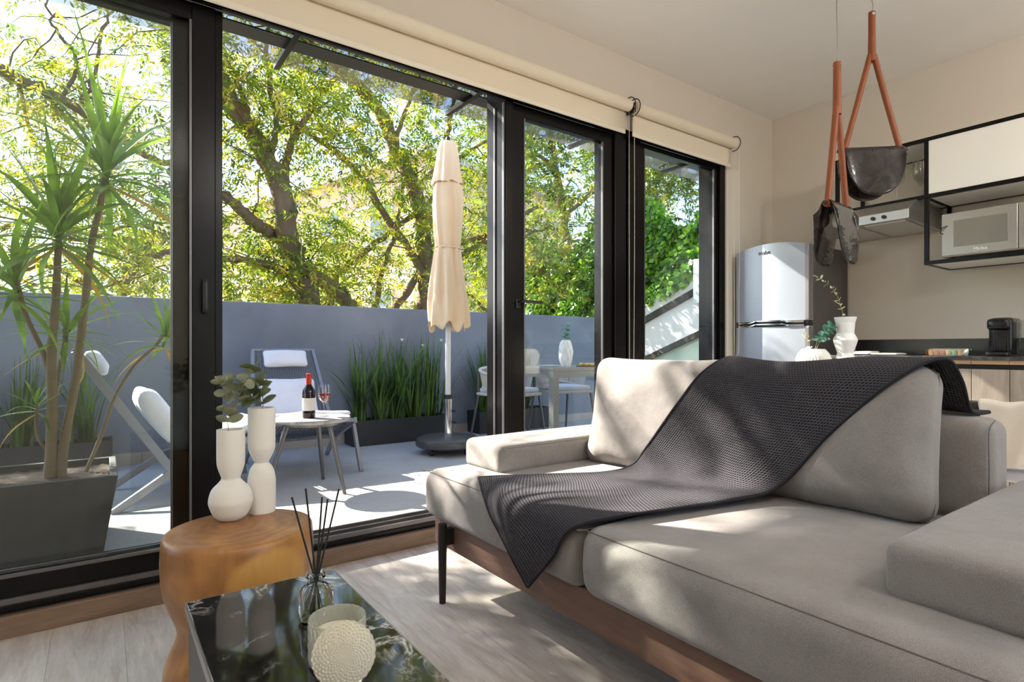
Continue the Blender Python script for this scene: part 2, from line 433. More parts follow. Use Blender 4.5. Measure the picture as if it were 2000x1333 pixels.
for k, (y0, y1) in enumerate(((1.138,2.035),(.215,1.130))):
    c = MB().rbox(((SX0+SX1)/2,(y0+y1)/2,.383),(SX1-SX0,y1-y0,.19),.048,34,seat_warp(0,0,k*1.7)).build('seat_cushion', MFAB, sofa, smooth=179)
    # piped seam round the top edge
    xm0, xm1, zz = SX0+.012, SX1-.012, .4655
    loop = [(xm0,y0+.03,zz),(xm0,(y0+y1)/2,zz),(xm0,y1-.03,zz),(xm0+.02,y1-.012,zz),((xm0+xm1)/2,y1-.012,zz)]
    MB().tube(spl(loop,40),.0016,5).build('seam', MSEAM, c, smooth=80)
    loop = [(xm0,y0+.03,zz),(xm0+.02,y0+.012,zz),((xm0+xm1)/2,y0+.012,zz)]
    MB().tube(spl(loop,20),.0016,5).build('seam', MSEAM, c, smooth=80)
MB().box((1.075,.235,.185),(1.105,2.015,.290)).build('rail', MRAIL, sofa, bevel=.003)
MB().box((1.985,.235,.185),(2.015,2.015,.290)).build('rail', MRAIL, sofa, bevel=.003)
for y in (.235,1.985): MB().box((1.105,y,.185),(1.985,y+.03,.290)).build('rail', MRAIL, sofa, bevel=.003)
MB().box((1.105,.265,.255),(1.985,1.985,.288)).build('base_board', MDARK, sofa)
for x, y in ((1.032,1.875),(1.032,.345),(2.04,1.875),(2.04,.345)):
    l = MB().tube([(x,y,0),(x,y,.2),(x,y,.295)],[.0125,.0165,.0165],14).build('leg', MDARK, sofa, smooth=60)
    s = 1 if x < 1.5 else -1
    MB().box((x,y-.012,.215),(x+s*.045,y+.012,.275)).build('leg_bracket', MDARK, l)
def arm_warp(u, v, t, q):
    x, y, z = q; z += .004*(1-u*u)*(1-v*v)*max(0,t) + .002*nz(x,y,z,17); return x, y, z
for y0, y1 in ((1.745,2.01),(.215,.468)):
    a = MB().rbox((1.65,(y0+y1)/2,.530),(.89,y1-y0,.115),.028,22,arm_warp).build('armrest', MFAB, sofa, smooth=179)
    yi = y0+.004 if y0 > 1 else y1-.004
    MB().tube(spl([(1.245,yi,.574),(1.6,yi,.577),(2.06,yi,.574)],24),.0014,5).build('seam', MSEAM, a, smooth=80)
def bol_warp(u, v, t, q):
    x, y, z = q; x += -.012*max(0,-u)*(1-v*v)*(1-t*t); z += .006*max(0,t)*(1-v*v); return x, y, z
b = MB().rbox((2.005,1.115,.613),(.175,1.27,.285),.045,24,bol_warp).build('backrest', MFAB, sofa, smooth=179)
MB().tube(spl([(1.927,.489,.50),(1.923,.486,.62),(1.93,.488,.725),(2.0,.492,.752)],20),.0015,5).build('seam', MSEAM, b, smooth=80)

def back_cushion(yc, wid, hgt, thick, lean, rz, xb, zb, seed, roll=0):
    m = MB()
    def wp(u, v, t, q):
        x, y, z = q
        pil = max(0,(1-abs(v)**2.6))*max(0,(1-abs(t)**2.6))
        x *= .42+.62*pil**.45
        e = 1-.045*(abs(v)**3)*(1-abs(t)**2); f = 1-.05*(abs(t)**3)*(1-abs(v)**2)
        z *= f; y *= e
        x += .007*nz(x*.4, y, z, 15+seed)+.004*math.sin(9*y+14*z+seed)*(1-pil)
        if t < -.55: x -= .010*math.sin(y*38+seed)*(-.55-t)
        return x, y, z
    m.rbox((0,0,0),(thick,wid,hgt),thick*.30,30,wp)
    Mx = Matrix.Translation((xb,yc,zb)) @ Matrix.Rotation(rz,4,'Z') @ Matrix.Rotation(roll,4,'X') @ Matrix.Rotation(lean,4,'Y') @ Matrix.Translation((0,0,hgt/2))
    m.xform(Mx)
    c = m.build('back_cushion', MFAB, sofa, smooth=179)
    # side seam
    loop = []
    for a in np.linspace(0,2*PI,61)[:-1]:
        s_, c_ = math.sin(a), math.cos(a); k = 1/max(abs(s_),abs(c_))
        k = min(k, 1.32)
        v_, t_ = c_*k, s_*k
        loop.append(Mx @ Vector((0, v_*wid/2*(1-.045*abs(v_)**3*(1-min(1,abs(t_))**2))*.992, t_*hgt/2*(1-.05*abs(t_)**3*(1-min(1,abs(v_))**2))*.992)))
    sm = MB().tube(loop,.0022,5,closed=True).build('seam', MSEAM, c, smooth=80)
    return c
back_cushion(1.465,.595,.455,.23,R(13),R(7),1.71,.468,0.0)
back_cushion(.850,.600,.437,.235,R(13),R(-1),1.765,.470,2.2,R(-2.5))

# ------------------------------------------------------------------ waffle throw
m = Mat('black_waffle_knit')
tc = m.n('TexCoord'); sp = m.n('SeparateXYZ'); m.l(tc.outputs['UV'], sp.inputs[0])
def tri(o, fr):
    a = m.n('Math', operation='MULTIPLY'); a.inputs[1].default_value = fr*2*PI; m.l(o, a.inputs[0])
    b = m.n('Math', operation='SINE'); m.l(a.outputs[0], b.inputs[0]); return b.outputs[0]
def half(o):
    h_ = m.n('MapRange'); h_.inputs[1].default_value = -1; h_.inputs[2].default_value = 1; m.l(o, h_.inputs[0]); return h_.outputs[0]
mu = m.n('Math', operation='MULTIPLY'); m.l(half(tri(sp.outputs[0], 108)), mu.inputs[0]); m.l(half(tri(sp.outputs[1], 108)), mu.inputs[1])
mr = m.n('Math', operation='SUBTRACT'); mr.inputs[0].default_value = 1.0; m.l(mu.outputs[0], mr.inputs[1])   # a pit in every cell
cc = m.ramp(mr.outputs[0], [(.35,'020203'),(.62,'0E0E11'),(.90,'423F47')])
# plain hem along the borders
ed = None
for o in (sp.outputs[0],):
    p = m.n('Math', operation='PINGPONG'); p.inputs[1].default_value = .31; m.l(o, p.inputs[0]); ed = p.outputs[0]
hm = m.n('Math', operation='LESS_THAN'); hm.inputs[1].default_value = .008; m.l(ed, hm.inputs[0])
cc = m.mixc(hm.outputs[0], cc, lin('1D1C22'))
MTHROW = m.done(m.bsdf(cc, .92, 0, m.bump(mr.outputs[0], 1.0, .006)))
ROWS = [   # stations from the hanging end up over the cushion; five points from the window side to the near side
 [(1.075,1.690,.497),(1.014,1.535,.428),(1.008,1.455,.368),(1.004,1.383,.312),(1.004,1.312,.258)],
 [(1.165,1.630,.502),(1.062,1.520,.492),(1.016,1.420,.466),(1.006,1.300,.425),(1.006,1.205,.375)],
 [(1.265,1.560,.504),(1.190,1.450,.504),(1.105,1.350,.503),(1.045,1.240,.492),(1.022,1.140,.468)],
 [(1.460,1.462,.506),(1.390,1.360,.506),(1.320,1.260,.506),(1.240,1.160,.506),(1.170,1.050,.504)],
 [(1.570,1.430,.524),(1.550,1.320,.510),(1.530,1.215,.508),(1.500,1.110,.508),(1.470,.975,.508)],
 [(1.605,1.390,.592),(1.630,1.285,.570),(1.650,1.180,.555),(1.645,1.065,.540),(1.640,.915,.535)],
 [(1.652,1.295,.750),(1.690,1.185,.725),(1.700,1.060,.715),(1.690,.930,.705),(1.690,.790,.705)],
 [(1.705,1.229,.863),(1.735,1.105,.855),(1.735,.970,.855),(1.732,.810,.855),(1.745,.650,.860)],
 [(1.800,1.185,.920),(1.810,1.040,.906),(1.812,.890,.912),(1.815,.730,.922),(1.828,.562,.925)],
 [(1.905,1.180,.888),(1.915,1.040,.880),(1.915,.880,.886),(1.915,.720,.905),(1.915,.545,.870)],
 [(2.010,1.180,.800),(2.010,1.030,.805),(2.010,.870,.805),(2.012,.700,.790),(2.000,.545,.774)],
 [(2.105,1.180,.770),(2.105,1.030,.770),(2.105,.860,.770),(2.108,.690,.768),(2.115,.532,.764)],
]
G = np.array([spl(r, 60) for r in ROWS])                    # rows x 60
NV = 150
T = np.stack([spl(G[:,j], NV) for j in range(60)], 1)      # NV x 60 x 3
V = []
for i in range(NV):
    for j in range(60):
        p = T[i,j].copy(); u = j/59; v = i/(NV-1)
        p[2] += .0016*math.sin(u*11+v*9)+.0012*math.sin(u*5-v*23)
        V.append(tuple(p))
F = [(i*60+j, (i+1)*60+j, (i+1)*60+j+1, i*60+j+1) for i in range(NV-1) for j in range(59)]
mb = MB(); mb.add(V, F)
throw = mb.build('throw_blanket', MTHROW, smooth=179, solid=.007)
tag(throw, 'black waffle-knit throw draped diagonally over the grey sofa', 'blanket')
uvl = throw.data.uv_layers.new(name='UVMap'); ln = [0]
for i in range(1, NV): ln.append(ln[-1]+float(np.linalg.norm(T[i,30]-T[i-1,30])))
wu = .62
for lp in throw.data.loops:
    i, j = divmod(lp.vertex_index, 60); uvl.data[lp.index].uv = (j/59*wu, ln[i])
MHEM = plain('black_hem', '1B1A20', .95)
ends = MB().tube([T[0,j] for j in range(60)],.0055,6).build('hem', MHEM, throw, smooth=80)
MB().tube([T[i,59] for i in range(0,NV,2)],.0048,6).build('hem', MHEM, throw, smooth=80)
MB().tube([T[i,0] for i in range(0,NV,2)],.0048,6).build('hem', MHEM, throw, smooth=80)

# ------------------------------------------------------------------ low marble table
m = Mat('black_marble'); v = m.coords()
n1 = m.noise(v, 5.5, 8, .62, 1.1); ab = m.n('Math', operation='SUBTRACT'); ab.inputs[1].default_value = .5; m.l(n1, ab.inputs[0])
a2 = m.n('Math', operation='ABSOLUTE'); m.l(ab.outputs[0], a2.inputs[0])
msk = m.noise(v, 3.1, 3); vein = m.ramp(a2.outputs[0], [(0,'FFFFFF'),(.014,'999999'),(.035,'000000')])
mk = m.ramp(msk, [(.44,'000000'),(.58,'FFFFFF')])
vv = m.mixc(1.0, vein, mk, 'MULTIPLY')
base = m.ramp(m.noise(v, 9, 6), [(.3,'100F10'),(.7,'262424')])
MMARB = m.done(m.bsdf(m.mixc(vv, base, lin('D8D4CE')), .06, 0, None, Specular_IOR_Level=.5))
TX0, TX1, TY0, TY1, TZ = .148, .466, .62, 1.412, .40
tab = thing('coffee_table', 'low black marble coffee table in front of the sofa', 'table', ((TX0+TX1)/2,(TY0+TY1)/2,0))
MB().box((TX0,TY0,TZ-.018),(TX1,TY1,TZ)).build('tabletop', MMARB, tab, bevel=.0015)
MEDGE = plain('pale_metal_edge', '8E8984', .3, .7)
for a, b_ in (((TX0-.003,TY0,TZ-.020),(TX0,TY1,TZ-.001)),((TX1,TY0,TZ-.020),(TX1+.003,TY1,TZ-.001)),((TX0-.003,TY1,TZ-.020),(TX1+.003,TY1+.003,TZ-.001))):
    MB().box(a, b_).build('edge_strip', MEDGE, tab)
MB().box((TX0+.004,TY0+.01,.015),(TX0+.022,TY1-.004,TZ-.018)).build('side_panel', MDARK, tab, bevel=.001)
MB().box((TX1-.022,TY0+.01,.015),(TX1-.004,TY1-.004,TZ-.018)).build('side_panel', MDARK, tab, bevel=.001)
MB().box((TX0+.004,TY0+.01,0),(TX1-.004,TY1-.004,.015)).build('bottom_panel', MDARK, tab, bevel=.001)

# ------------------------------------------------------------------ wooden stump stool
m = Mat('honey_stump_wood'); tc = m.n('TexCoord'); mp = m.n('Mapping'); mp.inputs['Location'].default_value = (.03,-.02,0); m.l(tc.outputs['Object'], mp.inputs[0])
wv = m.n('TexWave', wave_type='RINGS', rings_direction='Z'); wv.inputs['Scale'].default_value = 9; wv.inputs['Distortion'].default_value = 7; wv.inputs['Detail'].default_value = 3; wv.inputs['Detail Scale'].default_value = 1.2
m.l(mp.outputs[0], wv.inputs['Vector'])
mp2 = m.n('Mapping'); mp2.inputs['Scale'].default_value = (1,1,.16); m.l(tc.outputs['Object'], mp2.inputs[0])
g = m.noise(mp2.outputs[0], 26, 7, .65, .6)
big = m.noise(mp2.outputs[0], 3.4, 2, .4, .5)
c1 = m.ramp(wv.outputs['Fac'], [(0,'8A5A2E'),(.5,'A06C38'),(1,'B57E45')])
c2 = m.ramp(big, [(.38,'7A4A26'),(.49,'94602F'),(.55,'C39350'),(.75,'CCA05C')])
vd = m.n('VectorMath', operation='DISTANCE'); vd.inputs[1].default_value = (.045,-.185,.315); m.l(tc.outputs['Object'], vd.inputs[0])
ds = m.n('Math', operation='ADD'); m.l(vd.outputs['Value'], ds.inputs[0]); nz_ = m.n('Math', operation='MULTIPLY'); nz_.inputs[1].default_value = .05; m.l(m.noise(tc.outputs['Object'], 7, 2), nz_.inputs[0]); m.l(nz_.outputs[0], ds.inputs[1])
sap = m.ramp(ds.outputs[0], [(.128,'FFFFFF'),(.150,'000000')])
c2 = m.mixc(sap, c2, lin('CF9F58'))
c = m.mixc(.55, c1, c2); c = m.mixc(sap, c, lin('CB9850')); c = m.mixc(.22, c, m.ramp(g, [(.3,'6A4226'),(.7,'C2965C')]))
MSTUMP = m.done(m.bsdf(c, .38, 0, m.bump(g, .12, .003)))
prof = [(.160,0),(.178,.012),(.190,.05),(.186,.09),(.172,.13),(.158,.165),(.153,.19),(.158,.215),(.172,.25),(.185,.29),(.192,.335),(.194,.38),(.192,.425),(.190,.440),(.186,.447),(.178,.450)]
def lob(a, z): return 1+.022*math.sin(2*a+.6)+.012*math.sin(3*a+1)
st = MB().lathe(prof, 72, (.315,1.745,0), lob).build('stump_stool', MSTUMP, smooth=40)
tag(st, 'honey-coloured carved wooden stump stool carrying two white vases', 'stool')

# ------------------------------------------------------------------ white vases and eucalyptus
MCER = plain('matt_white_ceramic', 'E7E2D8', .75, var=.03, scale=12, bump=.08, bscale=300)
def vase(name, label, prof, c, n=48, fn=None, mat=MCER, group=None):
    top = prof[-1]; inner = [(max(.004,top[0]-.005),top[1]),(max(.004,top[0]-.006),top[1]-.02),(max(.003,top[0]-.012),top[1]-.09)]
    P = spl([(r,0,z) for r,z in prof], 64)
    o = MB().lathe([(p[0],p[2]) for p in P]+inner, n, c, fn).build(name, mat, smooth=45)
    return tag(o, label, 'vase', group)
V1 = (.307,1.838,.450); V2 = (.398,1.868,.450)
vase('vase', 'matt white vase with round bulb base at the stool edge', [(.024,0),(.033,.002),(.048,.018),(.0585,.045),(.0595,.062),(.052,.088),(.036,.106),(.0265,.118),(.0265,.126),(.033,.145),(.0375,.165),(.0383,.20),(.0383,.264)], V1)
vase('vase', 'taller matt white hourglass vase with straight sides on the stool', [(.037,0),(.0395,.003),(.0405,.03),(.0405,.08),(.0395,.105),(.033,.132),(.021,.150),(.0205,.153),(.030,.172),(.037,.190),(.0392,.215),(.0395,.32)], V2)
MEUC = green('dusty_eucalyptus', '7C8068', '9A9A80', .15, .6)
MEUCS = plain('eucalyptus_stem', '8C8468', .7)
MEUCD = green('dark_eucalyptus', '55603F', '7B7F55', .15, .5)
MEUCB = green('teal_eucalyptus', '3F7C74', '79A79C', .12, .6)
MEUCW = green('pale_cream_eucalyptus', 'D9D6BE', 'C3C3A6', .15, .6)
def roundleaf(L, W, cup=.25, n=5):
    # a nearly round leaf, cupped, from the origin along +X
    m = MB(); P = []
    for i in range(n+1):
        t = i/n; w = W*math.sin(PI*(t*.92+.04))**.6 if 0 < i < n else W*.12
        P.append([(L*t, s*w/2, cup*W*(abs(s)**2)*.5-.12*L*t*t) for s in (-1,-.5,0,.5,1)])
    m.grid(P); return m
def sprig(name, label, cat, base, path, leaves, mat, group, L=(.02,.03), smat=MEUCS, seed=0, flat=False, extra=(), t0=.12, roll=.9):
    rnd = random.Random(seed)
    e = thing(name, label, cat, base, group=group)
    protos = []
    for k in range(4):
        l = L[0]+(L[1]-L[0])*k/3
        me = roundleaf(l, l*.92 if not flat else l*.55).mesh('leaf'); me.materials.append(mat)
        me.polygons.foreach_set('use_smooth',[True]*len(me.polygons)); protos.append(me)
    for pi, pth in enumerate([path]+list(extra)):
        S = spl(pth, 30)
        MB().tube([tuple(p) for p in S],[.0017-.0011*i/29 for i in range(30)],6).build('stem', smat, e, smooth=80, world_co=False)
        n = leaves if pi == 0 else max(4, leaves//2)
        for k in range(n):
            t = t0+(1-t0)*k/(n-1) if n > 1 else .5
            i = min(28, int(t*29)); p = Vector(S[i]); d = (Vector(S[i+1])-p).normalized()
            for sgn in (0, 1):
                az = k*1.57+sgn*PI+rnd.uniform(-.4,.4)
                a = Vector((math.cos(az),math.sin(az),0)); a = (a-d*a.dot(d)).normalized()
                x = (a*.9+d*rnd.uniform(.2,.8)).normalized(); z = (d-x*d.dot(x)).normalized(); y = z.cross(x)
                o = bpy.data.objects.new('leaf', protos[rnd.randrange(4)]); col.objects.link(o); o.parent = e
                Mx = Matrix((x,y,z)).transposed().to_4x4(); Mx.translation = p+x*.002
                o.matrix_local = Mx @ Matrix.Rotation(rnd.uniform(-roll,roll),4,'X') @ Matrix.Scale(1.1-.3*t,4)
    return e
sprig('eucalyptus_sprig','grey-green eucalyptus sprig with round leaves in the bulb vase','sprig',(V1[0],V1[1],V1[2]+.18),
      [(0,0,0),(-.003,0,.05),(-.008,.002,.10),(-.004,.004,.15),(-.018,-.004,.205),(-.022,-.006,.225)],8,MEUC,'eucalyptus sprigs on the stool',(.036,.050),seed=3,t0=.42,
      extra=[[(0,0,.12),(.014,-.006,.16),(.026,-.014,.20),(.034,-.02,.225)]])
sprig('eucalyptus_sprig','olive-green eucalyptus sprig with round leaves in the hourglass vase','sprig',(V2[0],V2[1],V2[2]+.22),
      [(0,0,0),(0,0,.06),(.004,0,.12),(-.006,.002,.17),(-.022,.004,.225)],7,MEUCD,'eucalyptus sprigs on the stool',(.042,.056),seed=8,t0=.48,
      extra=[[(0,0,.11),(-.012,-.004,.125),(-.030,-.010,.135),(-.044,-.014,.15)]])

# ------------------------------------------------------------------ reed diffuser, candle jar and its lid
MREED = plain('black_reed', '1C1815', .7)
BX, BY = .352,1.168
df = thing('reed_diffuser', 'clear glass reed diffuser bottle with black sticks on the marble table', 'diffuser', (BX,BY,TZ))
MJAR = solidglass('bottle_glass','F2F5F3',.01,1.4)
pr = [(.024,0),(.031,.002),(.034,.008),(.0345,.03),(.0335,.052),(.030,.064),(.022,.072),(.0165,.075),(.0155,.080),(.0155,.086),(.0195,.088),(.0195,.095),(.0165,.0975)]
MB().lathe([(r,z) for r,z in pr]+[(.0125,.0975),(.0125,.076),(.020,.069),(.028,.058),(.031,.03),(.031,.008),(.02,.005)],32,(BX,BY,TZ)).build('bottle', MJAR, df, smooth=40)
MB().lathe([(.0295,.006),(.0300,.012),(.0302,.024)],28,(BX,BY,TZ)).build('oil', clear('diffuser_oil',(.86,.80,.66,1),.6,.02,.03), df, smooth=40)
for (tx, ty, ang, bx) in ((570,972,.3,.006),(597,955,1.2,.001),(629,972,2.2,-.002),(640,976,3.4,-.004),(662,956,4.4,-.008)):
    top = Vector(at_y(tx, ty, BY+.012*math.cos(ang))); b0 = Vector((BX+bx*1.2,BY-.012*math.cos(ang),TZ+.012))
    neck = Vector((BX-.5*bx,BY,TZ+.086)); d = (top-neck).normalized(); b0 = neck-d*.072
    MB().tube([b0,neck,top],.0019,7).build('reed', MREED, df, smooth=60)
CXx, CYy = .337,.995
m = Mat('pressed_glass'); MFROST = m.done(m.bsdf(lin('E9EADC'), .18, 0, None, Transmission_Weight=.72, IOR=1.4))
cj = thing('candle_jar', 'pressed-glass jar with a cream wax candle', 'candle', (CXx,CYy,TZ))
def rib(a, z): return 1+.012*math.cos(26*a+z*190)+.012*math.cos(26*a-z*190)
P = [(.043,0),(.0475,.003)]+[(.0485,.005+.069*i/40) for i in range(41)]+[(.049,.0765),(.0475,.0785),(.045,.077)]+[(.0445,.074-.066*i/10) for i in range(11)]
MB().lathe(P,104,(CXx,CYy,TZ),rib).build('jar', MFROST, cj, smooth=35)
MB().lathe([(.043,.009),(.0436,.02),(.0436,.050),(.042,.051),(.004,.0502)],40,(CXx,CYy,TZ)).build('wax', plain('cream_wax','F0E8D2',.5,var=.02,Subsurface_Weight=.15), cj, smooth=40)
MB().tube([(CXx,CYy,TZ+.05),(CXx+.001,CYy,TZ+.061)],.001,6).build('wick', MREED, cj)
m = Mat('pressed_glass_lid'); MLID = m.done(m.bsdf(lin('F3EEDC'), .10, 0, None, Transmission_Weight=.6, IOR=1.45))
# lid leaning against the jar, its pressed spiral lattice built as relief
LR = .0505; m = MB(); NA, NR = 120, 26; P = []
for side in (1,-1):
    rows = []
    for i in range(NR+1):
        r = LR*i/NR; row = []
        for k in range(NA+1):
            a = 2*PI*k/NA; sw = 2.2*r/LR
            rel = .0026*(abs(math.sin(12*(a+sw)/1)) * abs(math.sin(12*(a-sw)/1)))*min(1,r/LR*2.5) if side > 0 else 0
            rr = r*(1+.012*math.cos(30*a)) if i == NR else r
            z = (.0075*(1-(r/LR)**2)+.0030+rel) if side > 0 else (.004*(1-(r/LR)**2)-.0005)
            row.append((rr*math.cos(a), rr*math.sin(a), z))
        rows.append(row)
    m.grid(rows if side > 0 else [r[::-1] for r in rows])
m.grid([[(LR*(1+.012*math.cos(30*2*PI*k/NA))*math.cos(2*PI*k/NA),LR*(1+.012*math.cos(30*2*PI*k/NA))*math.sin(2*PI*k/NA),z) for k in range(NA+1)] for z in (-.0005,.0030)])
lidpos = Vector((.322,.918,TZ+.0490)); toward = (Vector((0.05,.0,.95+.08))-lidpos)
toward = Vector((toward.x,toward.y,0)).normalized()*math.cos(R(20))+Vector((0,0,1))*math.sin(R(20))
Mx = toward.to_track_quat('Z','Y').to_matrix().to_4x4(); Mx.translation = lidpos
m.xform(Mx); lid = m.build('jar_lid', MLID, smooth=30)
tag(lid, 'round pressed-glass lid with spiral lattice leaning on the candle jar', 'lid')
# ------------------------------------------------------------------ terrace
ZT = .10
m = Mat('pale_concrete_tile'); v = m.coords()
c = m.ramp(m.noise(v, 2.2, 7, .6), [(.3,'A3A09C'),(.5,'B2AFAB'),(.7,'C0BDB8')]); c = m.mixc(.25, c, m.ramp(m.noise(v, 40, 4), [(.3,'9A9793'),(.7,'C6C3BE')]))
MCONC = m.done(m.bsdf(c, .6, 0, m.bump(m.noise(v, 60, 4), .06)))
m = Mat('blue_grey_render'); v = m.coords()
c = m.ramp(m.noise(v, 1.6, 6, .6, .4), [(.3,'6F7581'),(.5,'787E8A'),(.7,'848993')])
MRENDER = m.done(m.bsdf(c, .85, 0, m.bump(m.noise(v, 25, 5), .15)))
tag(MB().box((-5,2.69,-.15),(5.3,5.25,ZT)).build('terrace_floor', MCONC), kind='structure')
tw = tag(MB().box((-5,5.02,ZT),(5.05,5.18,1.335)).build('terrace_wall', MRENDER, bevel=.01), kind='structure')
MSK = plain('beige_skirting_tile', 'A59A90', .5, var=.08, scale=9, bump=.05)
sk = MB().box((0,-.012,0),(.437,0,.085)).mesh('tile'); sk.materials.append(MSK)
for i in range(22):
    o = bpy.data.objects.new('tile', sk); col.objects.link(o); o.parent = tw
    w = chain(tw); o.location = (-4.6+i*.44-w[0], 5.019-w[1], ZT+.001-w[2])

# glass canopy over the windows
can = struct_e('trim_3', (1.5,2.70,2.44))
MPURL = plain('grey_purlin', '333232', .45, .2)
MB().box((-4,2.70,2.44),(5.2,2.735,2.62)).build('wall_plate', MPURL, can)
MB().box((-4,2.735,2.450),(5.2,2.812,2.457)).build('purlin', MPURL, can)
MB().box((-4,2.856,2.450),(5.2,2.968,2.457)).build('purlin', MPURL, can)
for i in range(-4,5):
    x = .745+1.025*i
    if -4 < x < 5.2: MB().box((x-.014,2.71,2.425),(x+.014,3.16,2.4495)).build('arm', MBLACK, can)
MB().box((-4,2.72,2.460),(5.2,3.17,2.470)).build('canopy_pane', clear('shading_canopy_glass',(.56,.57,.56,1),.8,.05,.04), can)  # pane tinted grey to hold back sun from the sofa seat

# ------------------------------------------------------------------ big planter with dracaena
MPOT = plain('dark_slate_planter', '2A2C2C', .65, var=.2, scale=2.5, bump=.12, bscale=50, stretch=(1,1,2.5))
MPOT2 = plain('black_planter', '262628', .5, var=.15, scale=5, bump=.1)
MSOIL = plain('dark_soil_mulch', '4A3D31', .95, var=.5, scale=60, bump=.8, bscale=80)
def planter(label, X0, X1, Y0, Y1, z1, tap, th, mat, group=None, soil=.03):
    e = thing('planter_box', label, 'planter', ((X0+X1)/2,(Y0+Y1)/2,ZT), group=group)
    m = MB(); z0 = ZT
    ob = [(X0+tap,Y0+tap,z0),(X1-tap,Y0+tap,z0),(X1-tap,Y1-tap,z0),(X0+tap,Y1-tap,z0)]
    ot = [(X0,Y0,z1),(X1,Y0,z1),(X1,Y1,z1),(X0,Y1,z1)]
    it = [(X0+th,Y0+th,z1),(X1-th,Y0+th,z1),(X1-th,Y1-th,z1),(X0+th,Y1-th,z1)]
    ib = [(x,y,z1-.12) for x,y,_ in it]
    F = [(3,2,1,0)]
    for a, b in ((0,4),(4,8),(8,12)):
        for i in range(4): j = (i+1)%4; F.append((a+i,a+j,b+j,b+i))
    F.append((12,13,14,15))
    m.add(ob+ot+it+ib, F); m.build('box', mat, e, bevel=.004)
    s = MB(); n = 24; P = []
    for i in range(n+1):
        P.append([(X0+th+(X1-X0-2*th)*k/(n*2), Y0+th+(Y1-Y0-2*th)*i/n, z1-soil+.006*math.sin(k*1.9+i*2.3)+random.uniform(-.004,.004)) for k in range(2*n+1)])
    s.grid(P).build('soil', MSOIL, e, smooth=60)
    return e
planter('large tapered dark grey planter box holding the dracaena behind the glass', -1.35, .055, 2.875, 3.40, .425, .05, .028, MPOT)
MLEAF = green('dracaena_leaf', '4C6B2A', '86A83C', .42, .35, (2,2,2), 1.7)
MLEAFD = green('dracaena_leaf_old', 'B08A2E', 'D1A53A', .35, .5, (2,2,2), 1.4)
MSTEM = plain('dracaena_stem', '7C6C50', .8, var=.3, scale=14, bump=.4, bscale=50, stretch=(1,1,5))
def longleaf(L, W, droop, n=9, tw=0.0):
    m = MB(); P = []; x = 0; z = 0; a = 0
    for i in range(n+1):
        t = i/n; w = W*(.45+.55*math.sin(PI*min(1,t*1.25+.12)))*(1-t**3.5) if t < 1 else .0005
        P.append([(x,-w/2,z+w*.16),(x,0,z),(x,w/2,z+w*.16)])
        a = -droop*(t**1.5); x += L/n*math.cos(a); z += L/n*math.sin(a)
    m.grid(P); return m
LEAVES = []
for L, W, dr in ((.52,.033,.25),(.48,.034,.7),(.44,.030,1.1),(.50,.032,1.5),(.40,.030,.5),(.46,.028,2.0)):
    for mt in (MLEAF, MLEAFD):
        me = longleaf(L, W, dr).mesh('leaf'); me.materials.append(mt); me.polygons.foreach_set('use_smooth',[True]*len(me.polygons)); LEAVES.append((me, dr))
dr = thing('dracaena', 'tall multi-stem dracaena with spiky leaf crowns in the grey planter', 'plant', (-.33,3.14,.40))
def crown(c, n, scale, tilt, seed, parent, up=1.0, old=.06):
    rnd = random.Random(seed)
    tip = MB().tube([(c[0],c[1],c[2]-.10*scale),(c[0]+tilt[0]*.05,c[1]+tilt[1]*.05,c[2]+.03*scale)],[.012*scale,.004],8).build('growing_tip', MLEAF, parent, smooth=70)
    base = chain(parent)
    for k in range(n):
        t = k/(n-1); az = k*2.39996+rnd.uniform(-.3,.3)
        el = R(82)*(1-t)**.9*up+R(-35)*t+rnd.uniform(-.12,.12)     # inner leaves stand, outer ones hang
        i = rnd.choice([0,0,2,4,6] if t < .45 else [2,4,6,8,10])
        me, d_ = LEAVES[i+(1 if (t > .85 and rnd.random() < old*6) else 0)]
        o = bpy.data.objects.new('leaf', me); col.objects.link(o); o.parent = tip
        M_ = Matrix.Translation((c[0]-base[0]+tilt[0]*.03,c[1]-base[1]+tilt[1]*.03,c[2]-base[2]-.10*scale*t)) @ Matrix.Rotation(tilt[0]*.5,4,'Y') @ Matrix.Rotation(az,4,'Z') @ Matrix.Rotation(-el,4,'Y') @ Matrix.Rotation(rnd.uniform(-.4,.4),4,'X') @ Matrix.Translation((.008,0,0)) @ Matrix.Scale(scale*rnd.uniform(.8,1.1),4)
        o.matrix_local = M_
    return tip
YD = 3.14
def stem(pix, r0, r1, Y0=YD, Y1=None):
    n = len(pix); Y1 = Y1 or Y0
    P = [at_y(p[0],p[1],Y0+(Y1-Y0)*i/(n-1)) for i, p in enumerate(pix)]; P[0] = (P[0][0],P[0][1],.385)
    S = spl(P, 26)
    rr = [(r0+(r1-r0)*i/25)*(1+.06*math.sin(i*1.9)) for i in range(26)]
    MB().tube([tuple(p) for p in S], rr, 10).build('stem', MSTEM, dr, smooth=80)
    return P[-1]
c1 = stem([(118,935),(128,850),(148,740),(165,600),(178,480),(196,400),(207,320)],.019,.011)
crown(c1, 44, 1.12, (.1,0), 1, dr, 1.0)
c2 = stem([(97,940),(102,800),(100,700),(108,600),(112,520),(116,440)],.022,.011, YD, YD-.06)
crown(c2, 46, 1.0, (-.05,0), 2, dr, 1.0, .02)
c3 = stem([(99,720),(90,690),(60,640),(34,560)],.010,.009, YD+.01, YD-.03) if False else None
P3 = spl([at_y(102,760,YD),at_y(84,690,YD-.02),at_y(52,620,YD-.03),at_y(32,548,YD-.05)],18)
MB().tube([tuple(p) for p in P3],.0095,8).build('stem', MSTEM, dr, smooth=80); crown(tuple(P3[-1]), 34, .88, (-.2,0), 3, dr, .95, .02)
